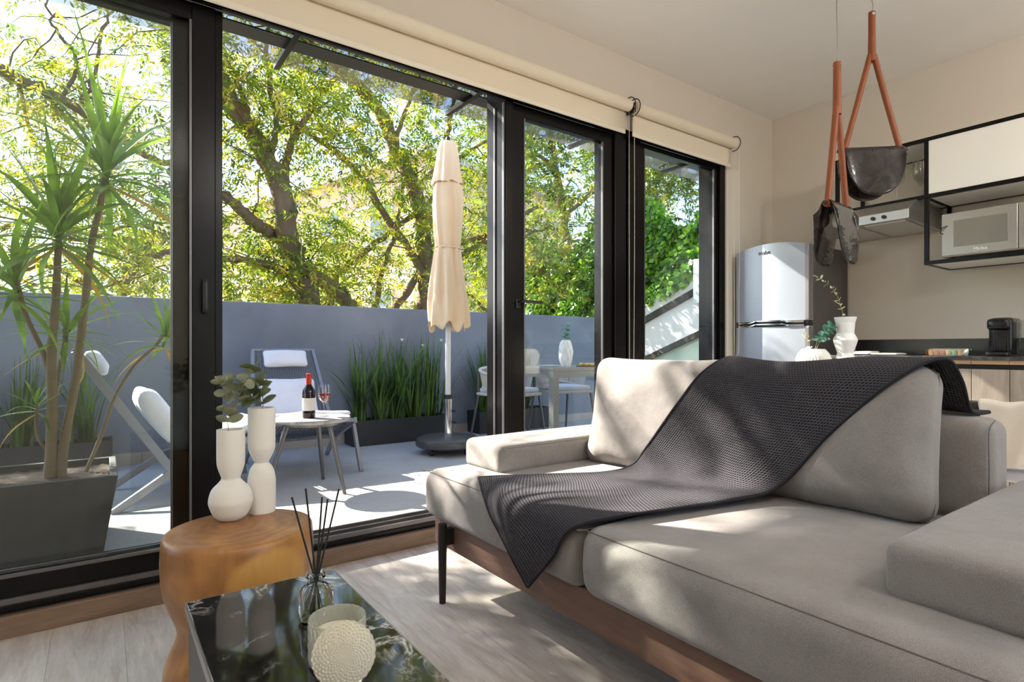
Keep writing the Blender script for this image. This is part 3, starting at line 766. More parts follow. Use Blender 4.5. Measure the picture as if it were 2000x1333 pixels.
P4 = spl([at_y(104,790,YD),at_y(116,720,YD+.03),at_y(126,672,YD+.06),at_y(128,640,YD+.06)],14)
MB().tube([tuple(p) for p in P4],.009,8).build('stem', MSTEM, dr, smooth=80); crown(tuple(P4[-1]), 28, .72, (.15,.1), 4, dr, .7, .08)
c5 = stem([(165,922),(198,850),(224,776),(262,715),(300,680),(318,655)],.0085,.007, YD+.05, YD+.12)
crown(c5, 24, .62, (.35,0), 5, dr, 1.0, .03)
P6 = spl([at_y(92,880,YD),at_y(74,855,YD),at_y(70,820,YD),at_y(72,790,YD)],14)
MB().tube([tuple(p) for p in P6],.006,8).build('stem', MSTEM, dr, smooth=80); crown(tuple(P6[-1]), 14, .45, (0,0), 6, dr, .8, .3)
fl = MB(); fl.add(*(lambda q: (q.v,q.f))(longleaf(.42,.008,.2)))

# ------------------------------------------------------------------ planters along the wall, with iris clumps
planter('long black planter box between the lounge chair and the parasol', 1.755, 2.68, 4.765, 5.005, .322, .004, .016, MPOT2, 'black planter boxes along the terrace wall')
planter('black planter box behind the woven dining chair', 3.04, 3.95, 4.765, 5.005, .322, .004, .016, MPOT2, 'black planter boxes along the terrace wall')
planter('black planter box behind the left lounge chair and dracaena', -.86, .06, 4.765, 5.005, .322, .004, .016, MPOT2, 'black planter boxes along the terrace wall')
MIRIS = green('iris_blade', '2C4524', '6A8A3E', .3, .4, (3,3,1), 1.6)
MFLOW = plain('white_petal', 'F2F0E6', .6)
def clump(x, y, z, n, H, label, seed, spread=.8):
    rnd = random.Random(seed); m = MB()
    for k in range(n):
        az = rnd.uniform(0,2*PI); L = H*rnd.uniform(.6,1.1); lean = abs(rnd.gauss(0,spread))*.5; W = rnd.uniform(.012,.022)
        ca, sa = math.cos(az), math.sin(az); px, py, pz = x+rnd.gauss(0,.030), y+rnd.gauss(0,.022), z-.02
        th = R(90)-lean*.45; P = []; N = 7; bend = lean*rnd.uniform(.6,1.8)
        wx, wy = -sa, ca
        if rnd.random() < .5: wx, wy = ca*.3-sa*.8, sa*.3+ca*.8
        rr, hh = 0, 0
        for i in range(N+1):
            t = i/N; w = W*(1-t**2.2)+.0006
            qy = min(py+sa*rr, 5.005)
            P.append([(px+ca*rr-wx*w/2, qy-wy*w/2, pz+hh),(px+ca*rr+wx*w/2, min(qy+wy*w/2,5.01), pz+hh)])
            rr += L/N*math.cos(th); hh += L/N*math.sin(th); th -= bend*1.5/N*(.3+t)
        m.grid(P)
    o = m.build('iris_clump', MIRIS); tag(o, label, 'plant', 'iris clumps in the black planters')
    return o
who = ['at the chair end', 'second from the chair', 'in the middle', 'fourth from the chair', 'nearest the parasol pole']
for k, x in enumerate((1.86,2.04,2.22,2.40,2.57)):
    o = clump(x, 4.885, .30, 52, .80, 'dark green iris clump in the long planter, '+who[k], 20+k)
    if k in (2,3,4):
        f = MB(); b = (x+.03*k-.06,4.87,.30); t = (b[0]+.03,4.86,1.02-.05*(k%2))
        f.tube([b,t],.0025,5); st_ = f.build('flower_stalk', MIRIS, o)
        q = MB()
        for a in range(5):
            c_, s_ = math.cos(a*1.256), math.sin(a*1.256)
            q.add([(t[0],t[1],t[2]),(t[0]+.012*c_-.006*s_,t[1]+.012*s_+.006*c_,t[2]+.018),(t[0]+.016*c_,t[1]+.016*s_,t[2]+.03),(t[0]+.012*c_+.006*s_,t[1]+.012*s_-.006*c_,t[2]+.018)],[(0,1,2,3)])
        q.build('petals', MFLOW, o)
for k, x in enumerate((3.14,3.40,3.68)):
    clump(x, 4.885, .30, 56, .76, 'iris clump behind the dining chairs, '+('nearest the parasol','in the middle of its box','farthest from the parasol')[k], 40+k)
for k, x in enumerate((-.72,-.42,-.10)):
    clump(x, 4.885, .30, 44, .62, 'iris clump behind the dracaena, '+('farthest from the lounge chair','in the middle of its box','behind the lounge chair back')[k], 50+k)

# ------------------------------------------------------------------ rope lounge chairs
MROPE = plain('grey_rope', '6D6E75', .8, var=.1, scale=80, bump=.3, bscale=300)
MLFR = plain('pale_grey_chair_frame', '8B8C93', .4, .3)
MPIL = fabric('white_outdoor_cushion', 'D6D5DA', 'EDECEF', 500, .3)
def lounge(label, loc, rz):
    # local: front towards -Y, rear joint over the origin
    e = thing('lounge_chair', label, 'chair', loc, rz, 'rope lounge chairs on the terrace')
    wt, wb, wf = .225, .29, .295
    J = lambda s: Vector((s*wb,0,.185)); TB = lambda s: Vector((s*wt,.42,.84)); SF = lambda s: Vector((s*wf,-.50,.36))
    for s in (-1,1):
        MB().bar(J(s)-(TB(s)-J(s)).normalized()*.03, TB(s), .026, .042, (0,1,0)).build('back_rail', MLFR, e, bevel=.004, world_co=False)
        MB().bar(J(s), SF(s), .026, .038).build('seat_rail', MLFR, e, bevel=.004, world_co=False)
        MB().bar(J(s)+Vector((0,-.02,.01)), Vector((s*(wb+.01),.27,0)), .024, .040).build('leg', MLFR, e, bevel=.004, world_co=False)
        MB().bar(SF(s)+Vector((0,.06,-.005)), Vector((s*(wf+.04),-.50,0)), .024, .038, (0,1,0)).build('leg', MLFR, e, bevel=.004, world_co=False)
    MB().tube([TB(-1),TB(1)],.013,8).build('top_bar', MLFR, e, smooth=60, world_co=False)
    MB().tube([SF(-1),SF(1)],.014,8).build('front_bar', MLFR, e, smooth=60, world_co=False)
    MB().tube([J(-1),J(1)],.013,8).build('rear_bar', MLFR, e, smooth=60, world_co=False)
    n = 24; m = MB()
    for i in range(n):
        t = (i+.5)/n*2-1
        a = Vector((t*(wt-.02),.415,.838)); b = Vector((t*(wb-.03),.04,.225)); c = Vector((t*(wf-.03),-.49,.352)); mid = Vector((t*(wb-.03),-.02,.205))
        m.tube([a,(a+b)/2+Vector((0,.008,-.004)),b,mid,(mid+c)/2+Vector((0,0,-.012)),c],.0048,5)
    w = m.build('rope_weave', MROPE, e, smooth=80, world_co=False); w['kind'] = 'stuff'
    return e
def pillow(name, label, size, mtx, seed, grp):
    def wp(u, v, t, q):
        x, y, z = q; k = (1-abs(u)**3)*(1-abs(v)**3)
        z *= .30+.75*max(0,k)**.5; z += .004*math.sin(21*x+9*y+seed)
        x *= 1-.05*(1-abs(u))*0-.04*abs(u)**3*(1-v*v); y *= 1-.05*abs(v)**3*(1-u*u)
        return x, y, z
    m = MB().rbox((0,0,0), size, min(size)*.42, 16, wp); M_ = mtx
    o = bpy.data.objects.new(name, m.mesh(name)); col.objects.link(o); o.data.materials.append(MPIL)
    o.data.polygons.foreach_set('use_smooth',[True]*len(o.data.polygons)); o.matrix_world = M_
    return tag(o, label, 'cushion', grp)
def chairset(name_l, loc, rz, who, only=None):
    lounge(name_l, loc, rz)
    B = Matrix.Translation(loc) @ Matrix.Rotation(rz,4,'Z')
    ang = math.atan2(.655,.42)         # back rake
    pillow('head_pillow', 'small white head pillow at the top of the '+who, (.33,.15,.075), B @ Matrix.Translation((0,.325,.775)) @ Matrix.Rotation(ang,4,'X'), 1, 'white cushions on the lounge chairs')
    pillow('back_cushion', 'square white cushion leaning on the back of the '+who, (.40,.36,.12), B @ Matrix.Translation((-.03,.04,.475)) @ Matrix.Rotation(ang,4,'X'), 2, 'white cushions on the lounge chairs')
    pillow('seat_cushion', 'flat white seat cushion of the '+who, (.55,.48,.085), B @ Matrix.Translation((0,-.26,.345)) @ Matrix.Rotation(R(-16),4,'X'), 3, 'white cushions on the lounge chairs')
chairset('grey rope lounge chair by the wall behind the wine table', (1.15,4.33,ZT), R(-3), 'lounge chair behind the wine table')
chairset('grey rope lounge chair seen from the side behind the glass', (.30,3.88,ZT), R(92), 'lounge chair behind the glass')

# ------------------------------------------------------------------ round wine table, bottle, glass
m = Mat('grey_marbled_top'); v = m.coords(); MTT = m.done(m.bsdf(m.ramp(m.noise(v,6,6,.6,1.5),[(.3,'6F6B69'),(.5,'A5A19D'),(.7,'C9C6C2')]), .3))
wt = thing('side_table', 'round grey side table with splayed legs holding the wine', 'table', (1.03,3.50,ZT))
MB().lathe([(.205,.412),(.222,.418),(.226,.424),(.226,.432),(.222,.437)],48,(1.03,3.50,ZT)).build('tabletop', MTT, wt, smooth=40)
MB().lathe([(.17,.395),(.175,.412)],32,(1.03,3.50,ZT)).build('under_ring', MALU, wt, smooth=40)
for a in (172,58,-62):
    c_, s_ = math.cos(R(a)), math.sin(R(a))
    MB().tube([(1.03+.14*c_,3.5+.14*s_,ZT+.40),(1.03+.26*c_,3.5+.26*s_,ZT)],[.0165,.0105],12).build('leg', MALU, wt, smooth=60)
zt = ZT+.437
bx_, by_ = 1.005,3.475
wb = thing('wine_bottle', 'dark red wine bottle with pale label on the round table', 'bottle', (bx_,by_,zt))
MB().lathe([(.028,0),(.036,.003),(.037,.01),(.037,.150),(.034,.168),(.022,.188),(.0155,.200),(.0145,.22),(.0145,.262)],28,(bx_,by_,zt)).build('glass', plain('dark_bottle_glass','1A0E0E',.08), wb, smooth=40)
MB().lathe([(.0374,.045),(.0376,.05),(.0376,.115),(.0374,.12)],28,(bx_,by_,zt),close_top=False,close_bot=False).build('paper_label', plain('paper_label','D9D4CC',.7), wb, smooth=40)
MB().lathe([(.0152,.198),(.0156,.203),(.0152,.252),(.0162,.254),(.0162,.264),(.013,.266)],24,(bx_,by_,zt)).build('foil_cap', plain('red_foil','B8391F',.35,.3), wb, smooth=40)
def wineglass(loc, label, s=1.0, wine=None, group=None):
    e = thing('wine_glass', label, 'glass', loc, group=group)
    P = [(.030,0),(.031,.0015),(.012,.004),(.0042,.012),(.0036,.05),(.0038,.078),(.010,.084),(.026,.10),(.036,.125),(.0375,.145),(.034,.175),(.031,.195)]
    MB().lathe([(r*s,z*s) for r,z in P]+[((r-.0012)*s,z*s) for r,z in P[:6:-1]],28).build('bowl', MTHIN, e, smooth=50, world_co=False)
    if wine: MB().lathe([(.006*s,.087*s),(.024*s,.101*s),(.0345*s,.125*s),(.036*s,.140*s),(.002,.1405*s)],24).build('wine', wine, e, smooth=40, world_co=False)
    return e
wineglass((1.105,3.50,zt), 'stemmed glass of red wine beside the bottle', 1.0, plain('red_wine','7A1420',.05))

# ------------------------------------------------------------------ folded parasol
MCANV = plain('cream_canvas', 'E8CBA6', .85, var=.05, scale=4, bump=.25, bscale=200)
MPOLE = plain('white_pole', 'D9D8D6', .35, .2)
ux, uy = at_z(875,884,ZT)[:2]
um = thing('parasol', 'folded cream parasol standing on a round dark base', 'parasol', (ux,uy,ZT))
MB().lathe([(.245,.055),(.262,.068),(.265,.10),(.255,.118),(.225,.132),(.12,.146),(.06,.150)],56,(ux,uy,ZT)).build('base', plain('dark_stone_base','4B4747',.35,var=.2,scale=20), um, smooth=35)
for a in (20,110,200,290):
    c_, s_ = math.cos(R(a)), math.sin(R(a)); MB().tube([(ux+.2*c_-.012,uy+.2*s_,ZT+.028),(ux+.2*c_+.012,uy+.2*s_,ZT+.028)],.028,14).build('caster', MDARK, um, smooth=50)
    MB().box((ux+.2*c_-.008,uy+.2*s_-.008,ZT+.03),(ux+.2*c_+.008,uy+.2*s_+.008,ZT+.062)).build('caster_fork', MCHROME, um)
MB().tube([(ux,uy,ZT+.145),(ux,uy,ZT+.44)],.033,20).build('base_sleeve', MCHROME, um, smooth=60)
for z in (.25,.34): MB().tube([(ux+.03,uy-.02,ZT+z),(ux+.052,uy-.034,ZT+z)],.010,10).build('clamp_knob', MDARK, um, smooth=60)
MB().tube([(ux,uy,ZT+.44),(ux,uy,ZT+.475)],.036,20).build('collar', MDARK, um, smooth=60)
MB().tube([(ux,uy,ZT+.47),(ux,uy,ZT+2.42)],.0235,18).build('pole', MPOLE, um, smooth=60)
def fold(z, a, k): return 1+.16*k*math.sin(8*a+1.2*math.sin(z*3))+.06*k*math.sin(13*a+z*5)
def canopy(prof, name, hem, seed, k=1.0):
    m = MB(); rows = []; N = 96
    P = spl([(r,0,z) for r,z in prof], 40)
    for i, p in enumerate(P):
        t = i/39; row = []
        for q in range(N+1):
            a = 2*PI*q/N; rr = p[0]*fold(p[2]+seed, a, k*(.35+.65*t)); zz = p[2]-(hem*math.sin(8*a+seed)+hem*.6*math.sin(5*a+1+seed))*max(0,t-.75)*4
            row.append((ux+rr*math.cos(a)+.012*math.sin(p[2]*2.2)*t, uy+rr*math.sin(a), zz))
        rows.append(row)
    m.grid(rows); o = m.build(name, MCANV, um, smooth=60, solid=.003); return o
canopy([(.060,2.645),(.075,2.61),(.095,2.45),(.118,2.30)], 'canopy_vent', .006, 0, .55)
canopy([(.075,2.60),(.098,2.40),(.115,2.2),(.112,2.0),(.095,1.79),(.100,1.75),(.125,1.55),(.150,1.30),(.152,1.13)], 'canopy', .03, 2, .8)
MB().tube([(ux+.103*math.cos(a),uy+.103*math.sin(a),1.785+.01*math.sin(a)) for a in np.linspace(0,2*PI,33)[:-1]],.007,6,closed=True).build('tie_strap', MCANV, um, smooth=60)
MB().lathe([(.018,0),(.022,.02),(.016,.05),(.006,.06)],16,(ux,uy,2.64)).build('finial', MDARK, um, smooth=50)
for k in range(8):
    a = k*PI/4; MB().tube([(ux+.03*math.cos(a),uy+.03*math.sin(a),2.58),(ux+.07*math.cos(a),uy+.07*math.sin(a),1.20)],.006,6).build('rib', MPOLE, um, smooth=60)

# ------------------------------------------------------------------ outdoor dining set
TXa, TXb, TYa, TYb = 2.95,4.15,3.52,4.12
dt = thing('outdoor_table', 'grey metal outdoor dining table beyond the glazed door', 'table', ((TXa+TXb)/2,(TYa+TYb)/2,ZT))
MTAB = plain('pale_grey_table', '8A8A88', .4, .2)
MB().box((TXa,TYa,ZT+.665),(TXb,TYb,ZT+.695)).build('tabletop', MTAB, dt, bevel=.004)
for a, b in (((TXa+.06,TYa),(TXb-.06,TYa+.02)),((TXa+.06,TYb-.02),(TXb-.06,TYb)),((TXa,TYa+.06),(TXa+.02,TYb-.06)),((TXb-.02,TYa+.06),(TXb,TYb-.06))):
    MB().box((a[0],a[1],ZT+.615),(b[0],b[1],ZT+.665)).build('apron', MTAB, dt)
for a in (TXa,TXb-.06):
    for b in (TYa,TYb-.06): MB().box((a,b,ZT),(a+.06,b+.06,ZT+.665)).build('leg', MTAB, dt, bevel=.003)
MCORD = plain('cream_cord_weave', 'CFC8BE', .85, var=.12, scale=60, bump=.3, bscale=200)
def dchair(label, loc, rz):
    e = thing('woven_chair', label, 'chair', loc, rz, 'woven outdoor dining chairs')
    for sx in (-1,1):
        MB().tube([(sx*.21,-.20,.43),(sx*.25,-.25,0)],[.014,.010],8).build('leg', MALU, e, smooth=60, world_co=False)
        MB().tube([(sx*.23,.17,.62),(sx*.21,.19,.42),(sx*.24,.27,0)],[.013,.014,.010],8).build('leg', MALU, e, smooth=60, world_co=False)
    MB().rbox((0,-.01,.425),(.46,.44,.035),.016,8).build('seat', MCORD, e, smooth=60, world_co=False)
    MB().rbox((0,-.01,.462),(.42,.40,.045),.02,8).build('seat_pad', MPIL, e, smooth=60, world_co=False)
    top = []; bot = []
    for a in np.linspace(R(-28),R(208),33):
        c_, s_ = math.cos(a), math.sin(a); h = .62+.05*max(0,s_)
        top.append((.275*c_,.02+.235*s_,h)); bot.append((.245*c_,.02+.205*s_,h-.155))
    MB().tube(top,.014,8).build('arm_rail', MCORD, e, smooth=60, world_co=False)
    MB().tube(bot,.010,8).build('lower_rail', MCORD, e, smooth=60, world_co=False)
    m = MB()
    for i in range(66):
        t = i/65*32; k = min(31,int(t)); u = t-k
        p = Vector(top[k]).lerp(Vector(top[k+1]),u); q = Vector(bot[k]).lerp(Vector(bot[k+1]),u); m.tube([p,q],.0052,4)
    w = m.build('cord_weave', MCORD, e, smooth=80, world_co=False); w['kind'] = 'stuff'
    return e
p0 = dchair('cream woven dining chair with its back to the iris planter, left of the door stile', (3.13,4.40,ZT), R(8))
put(p0, (3.80,4.40,ZT), R(-6), 'cream woven dining chair on the wall side of the outdoor table, farther right')
put(p0, (3.60,3.16,ZT), R(182), 'cream woven dining chair with its back to the room')
put(p0, (4.52,3.80,ZT), R(-92), 'cream woven dining chair at the far right end of the outdoor table')
vx, vy = at_y(1105,719,3.72)[:2]
def tw_(a, z): return 1+.055*math.cos(9*a+z*48)+.03*math.cos(9*a-z*48)
vase('vase', 'white twisted-relief vase on the outdoor table', [(.030,0),(.038,.004),(.052,.05),(.060,.11),(.056,.17),(.044,.215),(.034,.232)], (vx,vy,ZT+.695), 90, tw_, plain('glossy_white_ceramic','ECEBE8',.35,var=.02))
sprig('eucalyptus_sprig','small green sprig in the outdoor table vase','sprig',(vx,vy,ZT+.695+.15),[(0,0,0),(.004,0,.08),(.016,0,.16),(.03,0,.22)],8,MEUCB,None,(.03,.045),seed=31,t0=.4,extra=[[(0,0,.05),(-.012,0,.12),(-.022,0,.20)]])
px_, py_ = at_y(1150,722,3.66)[:2]
pl_ = thing('platter', 'wooden platter with snacks on the outdoor table', 'platter', (px_,py_,ZT+.695))
MB().lathe([(.07,0),(.11,.004),(.115,.012),(.105,.012),(.02,.008)],32,(px_,py_,ZT+.695)).build('dish', plain('oak_dish','B98B57',.5), pl_, smooth=40)
for k in range(7):
    a = k*.9; r_ = .03+.04*(k%3)/2; MB().rbox((px_+r_*math.cos(a),py_+r_*math.sin(a),ZT+.716),(.045,.035,.022),.01,4).build('snack', plain('toast_%d'%k,('C98A4A','D8B070','B5C46A')[k%3],.6), pl_, smooth=60)
# ------------------------------------------------------------------ trees, hedge, stair and house outside
GZ = -2.6
tag(MB().box((-60,5.3,GZ-.2),(70,90,GZ)).build('ground_outside', plain('dry_garden_soil','7C7458',.95,var=.3,scale=1.2)), kind='structure')
MBARK = plain('brown_bark', '735D47', .9, var=.5, scale=11, bump=1.0, bscale=22, stretch=(1,1,.35))
MTREE = leafmat('tree_leaf', .48, .4, tint=1.48)
MIVY = leafmat('ivy_leaf', .35, .35, tint=1.5)
def setcol(me, cols):
    a = me.color_attributes.new('Col', 'FLOAT_COLOR', 'POINT'); a.data.foreach_set('color', cols.astype(np.float32).ravel())
def leaf_mesh(name, pos, dirs, nrm, L, W, cols, fold=.0):
    # one kite per leaf: 4 points, two triangles
    n = len(pos); side = np.cross(nrm, dirs); side /= np.linalg.norm(side,axis=1,keepdims=True)+1e-9
    L = L[:,None]; W = W[:,None]
    v = np.empty((n,4,3)); v[:,0] = pos; v[:,1] = pos+dirs*L*.42+side*W/2+nrm*W*fold; v[:,2] = pos+dirs*L; v[:,3] = pos+dirs*L*.42-side*W/2+nrm*W*fold
    me = bpy.data.meshes.new(name); me.vertices.add(n*4); me.vertices.foreach_set('co', v.ravel())
    me.loops.add(n*4); me.loops.foreach_set('vertex_index', np.arange(n*4, dtype=np.int32))
    me.polygons.add(n); me.polygons.foreach_set('loop_start', np.arange(0,n*4,4,dtype=np.int32)); me.polygons.foreach_set('loop_total', np.full(n,4,np.int32))
    me.update(); setcol(me, np.repeat(np.concatenate([cols, np.ones((n,1))],1), 4, axis=0)); return me
def unit(a): return a/(np.linalg.norm(a,axis=1,keepdims=True)+1e-9)
PAL = np.array([lin(h)[:3] for h in ('5A6D26','6B7F2D','828F34','9E9E3C','485F2A','8D963A','657932','AE9E42')])
def foliage(name, centers, per, spread, parent, base, mat=None, pal=PAL, Lr=(.06,.108), seed=0, pairs=4):
    g = np.random.default_rng(seed); c = np.repeat(centers, per, axis=0)
    p = c + g.normal(0,1,c.shape)*spread
    # leaves left out of the crowns so sun reaches the terrace and room
    def land(z):
        t = (p[:,2]-z)/(-SUN_DIR.z); return p[:,0]+SUN_DIR.x*t, p[:,1]+SUN_DIR.y*t
    ax, ay = land(ZT); bx, by = land(.5)
    lit = ((ax > .2) & (ax < 3.2) & (ay > 2.5) & (ay < 3.45)) | ((bx > .92) & (bx < 3.3) & (by > .70) & (by < 2.3)) | ((bx > 2.0) & (bx < 3.3) & (by > 0) & (by <= .70))
    part = (bx >= 3.3) & (bx < 5.6) & (by > .0) & (by < 2.3)
    p = p[~((lit | (part & (g.uniform(0,1,len(p)) < .45))) & (g.uniform(0,1,len(p)) < .94))]
    n = len(p)
    d = unit(g.normal(0,1,(n,3))*np.array([1,1,.55])+np.array([0,0,-.45]))       # rachis, drooping
    up = unit(g.normal(0,.45,(n,3))+np.array([0,0,1])); sd = unit(np.cross(d,up)); up = unit(np.cross(sd,d))
    tint = g.integers(0,len(pal),n); bright = g.uniform(.75,1.25,(n,1))
    PO, DI, NO, LL, WW, CO = [], [], [], [], [], []
    ln = g.uniform(.16,.30,n)
    for k in range(pairs):
        for s in (-1,1):
            q = p+d*(ln*(.18+.78*k/pairs))[:,None]
            dd = unit(d*.75+sd*s*.8+np.array([0,0,-.25])+g.normal(0,.15,(n,3)))
            PO.append(q); DI.append(dd); NO.append(unit(up+g.normal(0,.35,(n,3)))); l = g.uniform(*Lr,n); LL.append(l); WW.append(l*g.uniform(.22,.32,n)); CO.append(pal[tint]*bright)
    PO.append(p+d*ln[:,None]*.96); DI.append(d); NO.append(up); LL.append(g.uniform(*Lr,n)); WW.append(LL[-1]*.27); CO.append(pal[tint]*bright)
    me = leaf_mesh(name, np.concatenate(PO)-np.array(base), np.concatenate(DI), np.concatenate(NO), np.concatenate(LL), np.concatenate(WW), np.concatenate(CO))
    me.materials.append(mat or MTREE); o = bpy.data.objects.new(name, me); col.objects.link(o); o.parent = parent; o['kind'] = 'stuff'
    return o
def branch(parent, pix, Y, r0, r1, nm='branch', ext=None):
    if pix and len(pix[0]) == 3: P = [at_y(p[0],p[1],p[2]) for p in pix]
    else: P = [at_y(p[0],p[1],Y+.12*math.sin(i*1.7)) for i, p in enumerate(pix)]
    if ext: P = ext+P
    S = spl(P, max(12, 5*len(P))); n = len(S)
    rr = [(r0+(r1-r0)*i/(n-1))*(1+.08*math.sin(i*2.3)+.05*math.sin(i*5.1)) for i in range(n)]
    for i in range(n): S[i] += RNG.normal(0,.012,3)
    MB().tube([tuple(p) for p in S], rr, 9).build(nm, MBARK, parent, smooth=80)
    return S
def twigs(parent, S, n, seed, L=(.6,1.5), r=.012):
    g = np.random.default_rng(seed); tips = []
    for k in range(n):
        i = g.integers(len(S)//4, len(S)); p = np.array(S[i]); d = g.normal(0,1,3)*np.array([1,.7,.8])+np.array([0,0,.35]); d /= np.linalg.norm(d)
        l = g.uniform(*L); Q = [p]; 
        for q in range(5): d = d+g.normal(0,.28,3)+np.array([0,0,-.05]); d /= np.linalg.norm(d); Q.append(Q[-1]+d*l/5)
        MB().tube([tuple(x) for x in Q],[r,r*.8,r*.65,r*.5,r*.35,r*.2],5).build('twig', MBARK, parent, smooth=80)
        tips.extend(Q[2:])
    return tips
Ya, Yb = 7.3, 7.9
# --- first tree: thick leaning trunk on the left of the open doorway
b1 = at_y(612,640,Ya); t1 = thing('tree', 'leaning thick-trunked tree filling the left of the open doorway', 'tree', (b1[0],Ya,GZ), group='leafy trees beyond the terrace wall')
tips = []
S = branch(t1, [(606,600),(584,540),(563,465),(553,386),(526,316),(493,265),(440,177),(395,95),(330,20)], Ya, .165, .085, 'trunk', [(b1[0]+.25,Ya,GZ),(b1[0]+.1,Ya,GZ+1.6)]); tips += twigs(t1,S,10,1)
for pix, r0, r1, sd in (([(560,460),(540,465),(505,440),(479,414),(442,386),(390,350),(330,335)],.085,.045,2),([(582,555),(560,535),(530,521),(480,508),(442,507),(380,490),(300,500)],.06,.03,3),
      ([(553,390),(560,320),(575,270),(600,225),(640,170),(690,120),(740,60)],.055,.02,4),([(688,600),(650,560),(618,540),(600,520)],.10,.07,5),
      ([(526,316),(540,250),(530,160),(520,90),(535,20)],.045,.02,6),([(493,265),(470,180),(450,130),(420,60)],.04,.015,7)):
    S = branch(t1, pix, Ya, r0, r1); tips += twigs(t1,S,6,sd)
C1 = np.array(tips)
foliage('foliage', C1, 18, .30, t1, (b1[0],Ya,GZ), seed=11)
# --- second tree: forked, right of the doorway centre
b2 = at_y(836,640,Yb); t2 = thing('tree', 'forked tree with crossing branches right behind the folded parasol', 'tree', (b2[0],Yb,GZ), group='leafy trees beyond the terrace wall')
tips = []
S = branch(t2, [(832,600),(830,530),(828,465),(809,367),(772,288),(744,223),(702,172),(670,144),(600,80),(560,20)], Yb, .15, .06, 'trunk', [(b2[0],Yb,GZ),(b2[0],Yb,GZ+1.7)]); tips += twigs(t2,S,12,21)
for pix, r0, r1, sd in (([(826,540),(805,497),(763,437),(702,344),(632,279),(581,246),(540,215)],.065,.03,22),([(646,605),(651,549),(716,488),(772,446),(846,386),(900,330)],.055,.03,23),
      ([(732,605),(745,540),(753,511),(768,460),(781,404),(790,330)],.045,.022,24),([(772,605),(818,535),(865,484),(920,470),(958,456),(1000,430),(1060,400)],.06,.03,25),
      ([(809,605),(840,570),(865,535),(930,480),(1000,470),(1080,440)],.05,.025,26),([(826,470),(850,400),(870,300),(880,220),(900,120),(910,30)],.05,.02,27),
      ([(809,367),(850,330),(910,300),(980,250),(1050,200)],.035,.015,28),([(772,288),(790,220),(820,140),(830,60)],.04,.015,29)):
    S = branch(t2, pix, Yb, r0, r1); tips += twigs(t2,S,6,sd)
foliage('foliage', np.array(tips), 17, .32, t2, (b2[0],Yb,GZ), seed=12)
# --- third tree: behind the dracaena, dark limb crossing the left pane
Yc = 8.6; b3 = at_y(40,640,Yc); t3 = thing('tree', 'loose yellow-green tree behind the dracaena and the left pane', 'tree', (b3[0]-3.0,Yc,GZ), group='leafy trees beyond the terrace wall')
tips = []
S = branch(t3, [(-120,110),(0,138),(36,157),(121,193),(200,245),(280,300),(350,330)], Yc, .10, .035, 'trunk', [(b3[0]-3.0,Yc,GZ),(b3[0]-3.0,Yc,0.5),(b3[0]-2.6,Yc,2.4)]); tips += twigs(t3,S,9,31)
for pix, r0, r1, sd in (([(121,193),(150,120),(110,60),(90,10)],.025,.012,32),([(36,157),(60,260),(120,330),(200,400)],.022,.01,33),([(150,215),(180,160),(200,60),(230,0)],.03,.012,34),([(-60,480),(60,430),(160,470),(260,440),(340,470)],.03,.012,35),([(-40,560),(80,520),(200,560),(320,520)],.025,.01,36)):
    S = branch(t3, pix, Yc, r0, r1); tips += twigs(t3,S,6,sd)
foliage('foliage', np.array(tips), 16, .30, t3, (b3[0]-3.0,Yc,GZ), seed=13, pal=PAL*np.array([1.1,1.05,.9]))
# --- fourth tree: behind the glazed door, denser and darker
Yd = 8.6; b4 = at_y(1120,640,Yd); t4 = thing('tree', 'dense long-leaved tree behind the glazed door and right window', 'tree', (b4[0],Yd,GZ), group='leafy trees beyond the terrace wall')
tips = []
S = branch(t4, [(1120,600),(1110,520),(1100,420),(1085,330),(1070,220),(1075,120)], Yd, .12, .05, 'trunk', [(b4[0],Yd,GZ),(b4[0],Yd,GZ+1.7)]); tips += twigs(t4,S,12,41)
for pix, r0, r1, sd in (([(1110,560),(1060,530),(1000,500),(960,480)],.05,.02,42),([(1100,420),(1150,380),(1200,300),(1250,240)],.05,.02,43),([(1110,500),(1170,450),(1250,420),(1310,380)],.05,.02,44),([(1085,330),(1040,290),(1000,230),(960,150)],.04,.02,45),([(1150,380),(1230,350),(1320,330),(1370,300)],.035,.015,46),([(1110,560),(1150,530),(1200,520),(1260,500)],.035,.015,47)):
    S = branch(t4, pix, Yd, r0, r1); tips += twigs(t4,S,8,sd)
PALD = PAL*np.array([.72,.80,.75])
foliage('foliage', np.array(tips), 16, .38, t4, (b4[0],Yd,GZ), seed=14, pal=PALD, Lr=(.09,.16))
